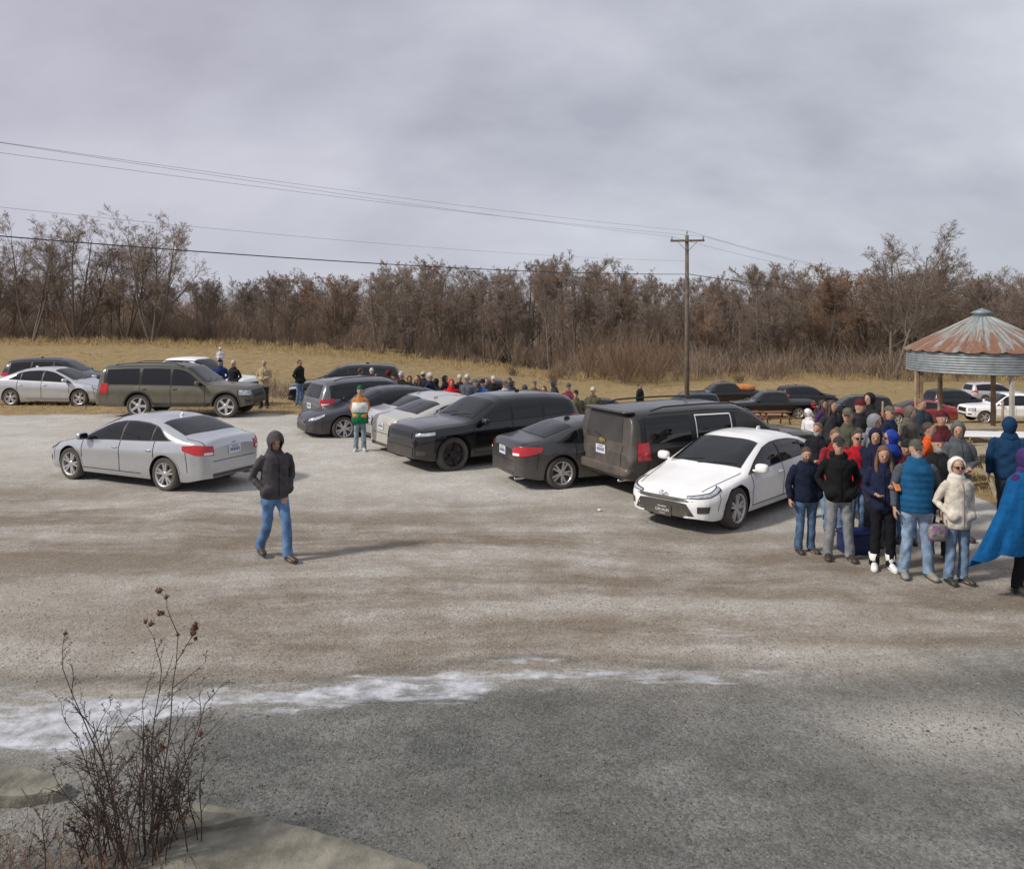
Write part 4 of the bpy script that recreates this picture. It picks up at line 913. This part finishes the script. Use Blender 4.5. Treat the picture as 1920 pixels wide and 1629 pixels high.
for l in (0,1):
    for i,z in enumerate(zs_):
        for j in range(72):
            a=2*math.pi*j/72; r_=1.79+.012*math.sin(i*math.pi/2)-l*.02; V.append((r_*math.cos(a),r_*math.sin(a),z))
for l in(0,1):
    for i in range(32):
        for j in range(72): k=(j+1)%72; o0=l*33*72; Fc.append((o0+i*72+j,o0+i*72+k,o0+(i+1)*72+k,o0+(i+1)*72+j))
ob('wall_ring',mesh('wall_ring',V,Fc,True),MGa,GE)
MWd=mat('weathered_wood',(.30,.22,.14),.85,0,.35,6,bump=.01,bs=30)
MWl=mat('pale_post',(.42,.40,.35),.7,0,.2,6)
for i,a in enumerate((182,262,330,50,98)):
    a=math.radians(a); p=(1.64*math.cos(a),1.64*math.sin(a)); w0=.085 if i!=1 else .07
    ob('post',mesh('post',*join([box((p[0],p[1],1.22),(w0,.11,2.44))]+([box((p[0]-.10,p[1],1.22),(.075,.10,2.44))] if i==0 else [])),False),MWd if i!=1 else MWl,GE)
ob('ring_beam',mesh('ring_beam',*join([box((1.64*math.cos(a),1.64*math.sin(a),1.98-gz),(.06,.86,.16),Matrix.Rotation(a,3,'Z')) for a in np.arange(0,2*math.pi,math.pi/6)]),False),MWd,GE)
def picnic(px,Y,rz,label,m,grp='picnic tables on the grass'):
    X,Y,z=ypos(px,Y); E=top('picnic_table',label,'table',(X,Y,z),rz,grp)
    ob('table_top',mesh('table_top',*join([box((0,-.3+.15*i,.75),(1.8,.14,.04)) for i in range(5)]),False),m,E)
    for s in(-1,1):
        ob('bench',mesh('bench',*join([box((0,s*.68-.07,.45),(1.8,.13,.04)),box((0,s*.68+.07,.45),(1.8,.13,.04))]),False),m,E)
        ob('leg_frame',mesh('leg_frame',*join([box((s*.65,0,.41),(.045,1.5,.09)),box((s*.65,0,.70),(.045,.7,.08))]+[box((s*.70,q*.42,.36),(.045,.09,.82),Matrix.Rotation(q*.42,3,'X')) for q in(-1,1)]),False),m,E)
MPt=mat('picnic_wood',(.33,.27,.18),.8,0,.3,8,bump=.006,bs=30); MRw=mat('red_brown_wood',(.18,.07,.04),.8,0,.3,8)
picnic(1868,15.6,.35,'weathered wooden picnic table on grass beside shelter',MPt)
picnic(1800,19.0,.1,'weathered wooden picnic table under shelter',MPt)
picnic(1400,46,.3,'red-brown picnic table near utility pole',MRw); picnic(1452,47,.2,'red-brown picnic table near utility pole',MRw)
X,Y,z=ypos(1878,17.6); E=top('folding_table','long white folding table under round shelter','table',(X,Y,z),-.12)
ob('table_top',mesh('table_top',*sup((0,0,.76),(1.25,.38,.025),.2)),MW,E)
for sx_ in(-1,1):
    for sy_ in(-1,1): ob('leg',mesh('leg',*tube([((sx_*1.05,sy_*.3,0),.015),((sx_*1.05,sy_*.3,.74),.015)],8)),MCH,E)
for i,px in enumerate((1560,1655,1760,1880,1960)):
    X,Y,z=ypos(px,48 if i!=3 else 44); fp=ob('fence_post',mesh('fence_post',*tube([((0,0,-.2),.07),((0,.01,.7),.065),((.01,0,1.35),.06)],8)),MWd,loc=(X,Y,z)); tag(fp,'weathered wooden fence post standing in the grass','fence post','fence posts along the field')
X,Y,z=ypos(1396,64); tp_=ob('tarp',remesh([sup((0,0,0),(.85,.7,.26),.6),sup((.2,0,.16),(.5,.5,.18),.8)],.05,2,.02),mat('orange_tarp',(.45,.18,.06),.7),loc=(X,Y+.2,z+1.42)); tag(tp_,'orange tarp bundle loaded on black pickup bed','tarp')

# ---------------- utility pole and wires
px_,py_,pz_=ypos(1288,48.)
PE=top('utility_pole','wooden utility pole with crossarm and insulators','utility pole',(px_,py_,pz_))
ptz=8.15-pz_
MPo=mat('pole_wood',(.13,.105,.085),.9,0,.3,4,bump=.01,bs=20)
ob('pole_shaft',mesh('pole_shaft',*tube([((0,0,-.3),.15),((0,0,ptz*.5),.135),((0,0,ptz),.11)],12,cap=.1)),MPo,PE)
cd=V3((-1,.12,0)).normalized()
rotm=Matrix.Rotation(math.atan2(cd.y,cd.x),3,'Z')
ob('crossarm',mesh('crossarm',*box((0,-.13,ptz-.35),(2.0,.10,.12),rotm),False),MPo,PE)
for q in(-1,1): ob('crossarm_brace',mesh('crossarm_brace',*tube([(V3((0,-.15,ptz-1.0)),.015),(cd*q*.6+V3((0,-.15,ptz-.38)),.015)],6)),MPo,PE)
ins=[(-.92,-.24),(.92,-.24),(0,.12)]
for q,dz_ in ins:
    p=cd*q+V3((0,-.13 if q else 0,ptz+dz_)); ob('insulator',mesh('insulator',*tube([(p-V3((0,0,.06)),.03),(p,.055),(p+V3((0,0,.05)),.045),(p+V3((0,0,.12)),.04),(p+V3((0,0,.15)),.02)],10)),MGa,PE)
MWi=mat('wire',(.20,.20,.22),.6); MWk=mat('cable',(.05,.05,.055),.6)
def wire(p0,p1,sag,r,label,m=None):
    p0=V3(p0);p1=V3(p1);ch=[]
    for i in range(33):
        q=i/32; p=p0.lerp(p1,q); p.z-=sag*4*q*(1-q); ch.append((p,r))
    o=ob('power_line',mesh('power_line',*tube(ch,5,V3((0,0,1)))),m or MWi); tag(o,label,'wire','overhead wires on the utility pole')
P0=V3((px_,py_,pz_))
for (q,dz_),zl in zip(ins,(7.50,8.25,7.95)):
    p=P0+cd*q+V3((0,-.13 if q else 0,ptz+dz_+.14))
    dr=V3((-24,-27,0)); e=p+dr*1.35; e.z=zl+.1
    wire(p,e,.30,.0055,'thin overhead power wire strung from pole crossarm')
    e=p-dr*1.6; e.z=p.z-1.2; wire(p,e,.7,.008,'thin overhead power wire strung from pole crossarm')
p=P0+V3((-.12,-.05,ptz-1.55)); e=p+V3((-24,-27,0))*1.35; e.z=6.6; wire(p,e,.5,.005,'thin neutral wire strung below crossarm')
p=P0+V3((-.12,-.05,ptz-2.35)); e=p+V3((-24,-27,0))*1.35; e.z=5.85; wire(p,e,.5,.019,'thick dark communication cable on utility pole',MWk)
p=P0+V3((.12,-.05,ptz-2.35)); e=V3((40,56,3.2)); wire(p,e,.3,.022,'thick dark communication cable on utility pole',MWk)

# ---------------- trees
def bark(name,a,b_):
    m,t,b=newmat(name); oi=N(t,'ShaderNodeObjectInfo'); o=N(t,'ShaderNodeTexCoord').outputs['Object']
    c=mixc(t,noisef(t,o,1.2,4),a,b_); k=rng(t,oi.outputs['Random'],0,1,.82,1.22)
    hs=N(t,'ShaderNodeHueSaturation',{'Color':c,'Value':k,'Saturation':.98}); t.links.new(hs.outputs[0],b.inputs['Base Color']); b.inputs['Roughness'].default_value=.95; b.inputs['Specular IOR Level'].default_value=.1
    return m
MTr=bark('tree_bark',(.10,.086,.073),(.19,.165,.143)); MTw=bark('tree_twigs',(.195,.150,.122),(.31,.25,.208)); MTo=bark('russet_twigs',(.24,.16,.11),(.33,.225,.155))
def gentree(seed,H,trunks=1,spread=.5,tf=.28,dens=1.,lean=.28):
    r=random.Random(seed); T=[];Cc=[]
    def rv(s): return V3((r.gauss(0,s),r.gauss(0,s),r.gauss(0,s)))
    def grow(p,d,ln,rad,lv):
        ns=[7,5,4,3,1][lv]; pts=[p];ds=[]
        for i in range(ns):
            up=[.10,.09,.05,.03,.0][lv]
            d=(d+rv([.05,.12,.16,.2,.25][lv])+V3((0,0,up))).normalized()
            p=p+d*ln/ns; pts.append(p);ds.append(d)
        for i in range(ns):
            r0=rad*(1-.75*i/ns);r1=rad*(1-.75*(i+1)/ns)
            (T if lv<=1 else Cc).append((pts[i],pts[i+1],r0,r1))
        if lv==4: return
        nc=int([14,9,8,8][lv]*dens*r.uniform(.8,1.2)); 
        for c in range(nc):
            q=r.uniform([tf,.2,.15,.1][lv],1.0); i=min(ns-1,int(q*ns)); f=q*ns-i
            pp=pts[i].lerp(pts[i+1],f); dd=ds[i]
            a=rv(1); side=(a-dd*a.dot(dd)).normalized()
            sp_=r.uniform(.5,1.0)*[spread*1.3,.9,1.0,1.1][lv]
            nd=(dd+side*sp_).normalized()
            l2=ln*[.46,.48,.48,.48][lv]*r.uniform(.75,1.1)*((1.15-.55*q) if lv==0 else (1.3-.7*q))
            grow(pp,nd,l2,max(.0125,rad*(1-.7*q)*[.5,.5,.5,.6][lv]),lv+1)
    for k in range(trunks):
        a=k*2.4+r.random(); d=V3((math.cos(a)*lean*(trunks>1),math.sin(a)*lean*(trunks>1),1)).normalized()
        grow(V3((0,0,-.3)),d,H*.82*r.uniform(.85,1.),H*.0120*(1 if trunks==1 else .8),0)
    return segmesh('trunk',T,5),segmesh('crown',Cc,3)
def hz_(v):
    n=len(v[1].vertices); c_=np.empty(n*3,np.float32); v[1].vertices.foreach_get('co',c_); return float(np.percentile(c_[2::3],99.3))
TV=[gentree(11,13,1,.8,.22),gentree(12,12,2,.7,.22,.8),gentree(13,14,1,.75,.26),gentree(14,11,1,.95,.16),gentree(15,12,2,.8,.2,.8),gentree(16,9,3,.75,.10,.7)]
BIG=[gentree(21,17,3,.7,.30,.88,.32),gentree(22,17,4,.65,.28,.82,.34),gentree(23,16,2,.8,.22,.98,.3)]
hts=[hz_(v) for v in TV]; bhs=[hz_(v) for v in BIG]
def tree(v,X,Y,s,rz,label,m2=MTw,grp='bare trees along the field edge',sxy=1):
    E=top('tree',label,'tree',(X,Y,float(terr(X,Y))-.05),rz,grp,s); E.scale=(s*sxy,s*sxy,s)
    for nm,me,m in(('trunk',v[0],MTr),('crown',v[1],m2)):
        o=bpy.data.objects.new(nm,me); COL.objects.link(o); o.parent=E
        if len(me.materials)==0: me.materials.append(None)
        o.material_slots[0].link='OBJECT'; o.material_slots[0].material=m
def prof(px):
    return np.interp(px,[-100,0,200,380,400,520,640,720,800,860,950,1050,1130,1200,1290,1400,1500,1600,1700,1780,1850,1950,2100],[470,490,515,515,512,500,505,488,474,493,496,472,470,503,513,496,490,498,480,503,506,498,508])
rows=[(101,4.6),(107,5.0),(114,5.4),(123,6.0),(135,6.8),(150,8)]
for ri_,(Y0,dx) in enumerate(rows):
    X=-.66*Y0-6
    while X<.66*Y0+6:
        Y=Y0+R.uniform(-2.5,2.5); x=X+R.uniform(-1.6,1.6); px=960+x*F/Y
        need=(HZ-prof(px))*Y/F+CH-float(terr(x,Y)); need*=R.uniform(.82,1.0)
        k=R.randrange(6); s=need/hts[k]*1.0
        rus=R.random()<.14 or (1500<px<1640 and R.random()<.4)
        tree(TV[k],x,Y,max(.45,s),R.uniform(0,6.28),'bare russet-twigged tree in the tree line' if rus else 'bare deciduous tree in the tree line',MTo if rus else MTw,sxy=R.uniform(1.0,1.35))
        X+=dx
for px,Y,hh,k,w_ in((60,97,408,0,1.15),(140,99,402,1,1.2),(285,96,400,1,1.25),(235,99,416,0,1.05),(-30,100,450,1,1),(1675,92,434,2,1.2),(1725,97,458,0,1.05),(1880,96,496,2,1)):
    X=(px-960)*Y/F; need=(HZ-hh)*Y/F+CH-float(terr(X,Y)); tree(BIG[k],X,Y,need/bhs[k],R.uniform(0,6.28),'tall bare cottonwood tree rising above the tree line',grp='tall bare trees',sxy=w_)
def fans(name,pts,hts_,nper,w,spread,seed,jit=.3):
    rs_=np.random.RandomState(seed); pts=np.asarray(pts);n=len(pts)*nper
    P=np.repeat(pts,nper,0)+rs_.normal(0,.25,(n,2)); Hh=np.repeat(np.asarray(hts_),nper)*rs_.uniform(.4,1.05,n)
    z=terr(P[:,0],P[:,1]); a=rs_.uniform(0,6.28,n); l=rs_.uniform(0,1,n)*spread
    B=np.stack([P[:,0],P[:,1],z-.05],1); d=np.stack([np.cos(a)*l,np.sin(a)*l,np.ones(n)],1)
    lift=rs_.uniform(0,.6,n)*Hh; B=B+d*lift[:,None]
    M1=B+d*(Hh-lift)[:,None]*.55+rs_.normal(0,.06,(n,3)); T1=B+(d*(Hh-lift)[:,None])+np.stack([rs_.normal(0,.2,n),rs_.normal(0,.2,n),np.zeros(n)],1)*(Hh[:,None]*jit)
    an=rs_.uniform(-.6,.6,n); s=np.stack([np.cos(an),np.sin(an),np.zeros(n)],1)*w*rs_.uniform(.5,1.2,n)[:,None]
    V=np.stack([B-s,B+s,M1-s*.7,M1+s*.7,T1-s*.25,T1+s*.25],1).reshape(-1,3)
    b0=(np.arange(n)*6)[:,None,None]; q=np.array([[0,1,3,2],[2,3,5,4]])[None]
    return fastq(name,V,(b0+q).reshape(-1,4))
def isl(name,cols,sc_=.08):
    m,t,b=newmat(name); gg=N(t,'ShaderNodeNewGeometry'); rp=gg.outputs['Random Per Island']
    c=mixc(t,rp,cols[0],cols[1]); c=mixc(t,rng(t,noisef(t,gg.outputs['Position'],sc_,4),.42,.62),c,cols[2])
    t.links.new(c,b.inputs['Base Color']); b.inputs['Roughness'].default_value=.95; b.inputs['Specular IOR Level'].default_value=.1; return m
MBr=isl('brush_stems',[(.16,.118,.09),(.33,.255,.195),(.25,.19,.145)])
MBk=isl('wood_stems',[(.20,.155,.13),(.34,.275,.235),(.27,.215,.182)],.05)
n=900; X=NR.uniform(-80,82,n); Y=np.where(X>5,NR.uniform(86,116,n),NR.uniform(99,120,n))
o=ob('brush',fans('brush',np.stack([X,Y],1),NR.uniform(1.4,4.6,n),52,.022,.9,1,.9),MBr); o['kind']='stuff'
n=900; X=NR.uniform(-115,118,n); Y=NR.uniform(128,172,n)
pxs=960+X*F/Y; hh=(HZ-prof(pxs)-28)*Y/F+CH-terr(X,Y)
o=ob('distant_wood',fans('distant_wood',np.stack([X,Y],1),np.clip(hh,4,15)*NR.uniform(.6,1.0,n),64,.036,.5,2,.8),MBk); o['kind']='stuff'
MRs=isl('russet_brush',[(.15,.10,.07),(.27,.19,.13),(.20,.14,.10)])
n=22; X=np.concatenate([NR.normal(14.5,2.4,12),NR.uniform(-2,50,10)]);Y=NR.uniform(80,95,n)
o=ob('shrubs',fans('shrubs',np.stack([X,Y],1),np.where(np.arange(n)<12,NR.uniform(4,7.,n),NR.uniform(1.2,2.6,n)),150,.016,.85,3,.9),MRs); o['kind']='stuff'
n=60;X=NR.uniform(-17,-10,n);Y=NR.uniform(35,44,n)
o=ob('weeds',fans('weeds',np.stack([X,Y],1),NR.uniform(.5,1.2,n),60,.010,.5,4),MBr); o['kind']='stuff'
MGs=isl('dry_grass_blades',[(.28,.20,.09),(.52,.41,.23),(.38,.28,.135)],.3)
n=2600; X=NR.uniform(-75,78,n);Y=np.where(NR.rand(n)<.55,NR.uniform(86,99,n),NR.uniform(30,86,n))
o=ob('dry_grass',fans('dry_grass',np.stack([X,Y],1),np.where(Y>86,NR.uniform(.3,1.2,n),NR.uniform(.06,.2,n)),16,.02,.5,5),MGs); o['kind']='stuff'
n=2600; X=np.concatenate([NR.uniform(9,14,1500),NR.uniform(-24,-4,1100)]);Y=np.concatenate([NR.uniform(13.5,24,1500),NR.uniform(27.3,33,1100)])
o=ob('grass_tufts',fans('grass_tufts',np.stack([X,Y],1),NR.uniform(.04,.11,n),14,.006,.8,6),MGs); o['kind']='stuff'

# ---------------- foreground stone edging, soil bed, rose shrub
MSt=mat('limestone',(.175,.165,.13),.9,0,.5,4.5,bump=.02,bs=12)
def slab(pts,z0,z1,label,seed):
    r=random.Random(seed); c=V3((sum(p[0] for p in pts)/len(pts),sum(p[1] for p in pts)/len(pts),0)); P=[]
    for i in range(len(pts)):
        a=V3((*pts[i],0));b_=V3((*pts[(i+1)%len(pts)],0)); m=max(2,int((b_-a).length/.06))
        for j in range(m): P.append(a.lerp(b_,j/m)+V3((r.gauss(0,.008),r.gauss(0,.008),0)))
    V=[];Fc=[];n=len(P); lv=[(1.0,z0),(1.0,z0*.4+z1*.6),(1.0,z1-.012),(.985,z1),(.8,z1+.002),(.55,z1+.003),(.3,z1+.002)]
    for k,z in lv:
        for p in P: q=c+(p-c)*k; V.append(V3((q.x,q.y,z+(noise.noise(V3((q.x*3,q.y*3,seed)))*.010 if k<1.0 else 0))))
    for i in range(len(lv)-1):
        for j in range(n): k=(j+1)%n; Fc.append((i*n+j,i*n+k,(i+1)*n+k,(i+1)*n+j))
    Fc.append(list(range((len(lv)-1)*n,len(lv)*n)))
    V=[v-V3((c.x,c.y,0)) for v in V]
    o=ob('stone_slab',mesh('stone_slab',V,Fc,False),MSt,loc=(c.x,c.y,0)); tag(o,label,'stone','stone slabs edging the planting bed')
def gp(px,py,z): Y=F*(CH-z)/(py-HZ); return ((px-960)*Y/F,Y)
slab([gp(340,1496,.06),gp(430,1512,.06),gp(530,1540,.06),gp(670,1578,.06),gp(830,1632,.06),(-.45,4.2),(-2.3,4.2),gp(300,1600,.06)],-.05,.06,'large pale limestone slab edging the planting bed',1)
slab([gp(330,1512,.10),gp(400,1520,.10),gp(470,1530,.10),gp(420,1543,.10),gp(370,1552,.10),gp(300,1570,.10)],-.05,.10,'rough limestone slab with shadowed lip',2)
slab([gp(-60,1432,.08),gp(60,1436,.08),gp(128,1466,.08),gp(118,1482,.08),gp(40,1492,.08),gp(-60,1497,.08)],-.05,.08,'low limestone edging stone beside icy gravel',3)
V=[];Fc=[]
for i in range(26):
    for j in range(26):
        x=-4.6+2.55*i/25;y=3.0+2.0*j/25; e=min(i,25-i,j,25-j)/5
        V.append((x,y,-.03+.11*min(1,e)+noise.noise(V3((x*4,y*4,0)))*.04))
for i in range(25):
    for j in range(25): a=i*26+j; Fc.append((a,a+26,a+27,a+1))
o=ob('soil_bed',mesh('soil_bed',V,Fc),mat('soil',(.045,.032,.024),.95,0,.4,9,bump=.03,bs=25)); o['kind']='structure'
n=700; X=NR.uniform(-4.0,-2.2,n);Y=NR.uniform(3.9,4.95,n)
fm=fans('dead_stalks',np.stack([X,Y],1),NR.uniform(.06,.22,n),10,.0028,1.6,8)
o=ob('dead_stalks',fm,isl('dead_stalk',[(.08,.05,.037),(.26,.18,.12),(.14,.095,.07)],2)); o['kind']='stuff'
MStem=mat('shrub_stem',(.06,.036,.028),.8,0,.3,10); MHip=mat('dried_flower_head',(.12,.055,.033),.9,0,.4,40,bump=.01,bs=80)
def shrub(px,Y,H,stems,seed,label,lean,tall=2,nh=10):
    r=random.Random(seed); X=(px-960)*Y/F; S=[];tips=[]
    def g(p,d,ln,rad,lv):
        ns=8 if lv==0 else 4
        for i in range(ns):
            d=(d+V3((r.gauss(0,.09 if lv==0 else .14),r.gauss(0,.06),r.gauss(0,.06)+.05))).normalized(); q=p+d*ln/ns
            S.append((p,q,rad*(1-.6*i/ns),rad*(1-.6*(i+1)/ns)))
            if lv<3 and r.random()<[.85,.7,.5][lv] and (i>0 or lv):
                a=V3((r.gauss(0,1),r.gauss(0,.7),r.gauss(0,.4))); a=(a-d*a.dot(d)).normalized()
                g(q,(d+a*r.uniform(.6,1.2)).normalized(),min(.24,ln*r.uniform(.2,.38)),rad*.6,lv+1)
            if r.random()<.6:
                a=V3((r.gauss(0,1),r.gauss(0,1),.2)).normalized(); S.append((q,q+a*.014,.0018,.0008))
            p=q
        tips.append(p)
    for k in range(stems):
        a=r.uniform(0,6.28)
        if k>=tall: d0=V3((math.cos(a)*.34+lean,math.sin(a)*.10+.06,1))
        else: d0=V3(((.16,-.05,.05,.24,-.22)[k]+lean,.05,1))
        g(V3((r.gauss(0,.11),r.gauss(0,.08),.0)),d0.normalized(),H*r.uniform(.32,.68) if k>=tall else H*(1-.09*k),.0045 if k>=tall else .0058,0)
    E=top('rose_shrub',label,'shrub',(X,Y,.06))
    ob('stems',segmesh('stems',S,5),MStem,E)
    hm_=mesh('seed_head',*join([sup((0,0,0),(.013,.013,.012),.9,6,8)]+[tube([((0,0,.0),.004),((math.cos(a)*.016,math.sin(a)*.016,.018),.0015)],4) for a in np.arange(0,6.28,.9)]))
    tips.sort(key=lambda p:-p.z)
    for p in tips[:nh]:
        o=ob('seed_head',hm_,MHip,E,p); o.rotation_euler=(r.uniform(-1,1),r.uniform(-1,1),0); o.scale=(r.uniform(.7,1.2),)*3
shrub(255,4.85,1.36,22,31,'bare thorny rose shrub with dried seed heads in stone bed',.03,5,18)
shrub(325,5.0,.85,14,37,'smaller bare rose shrub with thin dark stems',.0,0,3)
shrub(180,4.9,.72,13,41,'low bare rose shrub among dead stalks',-.0,0,2)
print('done',time.time()-T0, len(bpy.data.objects))
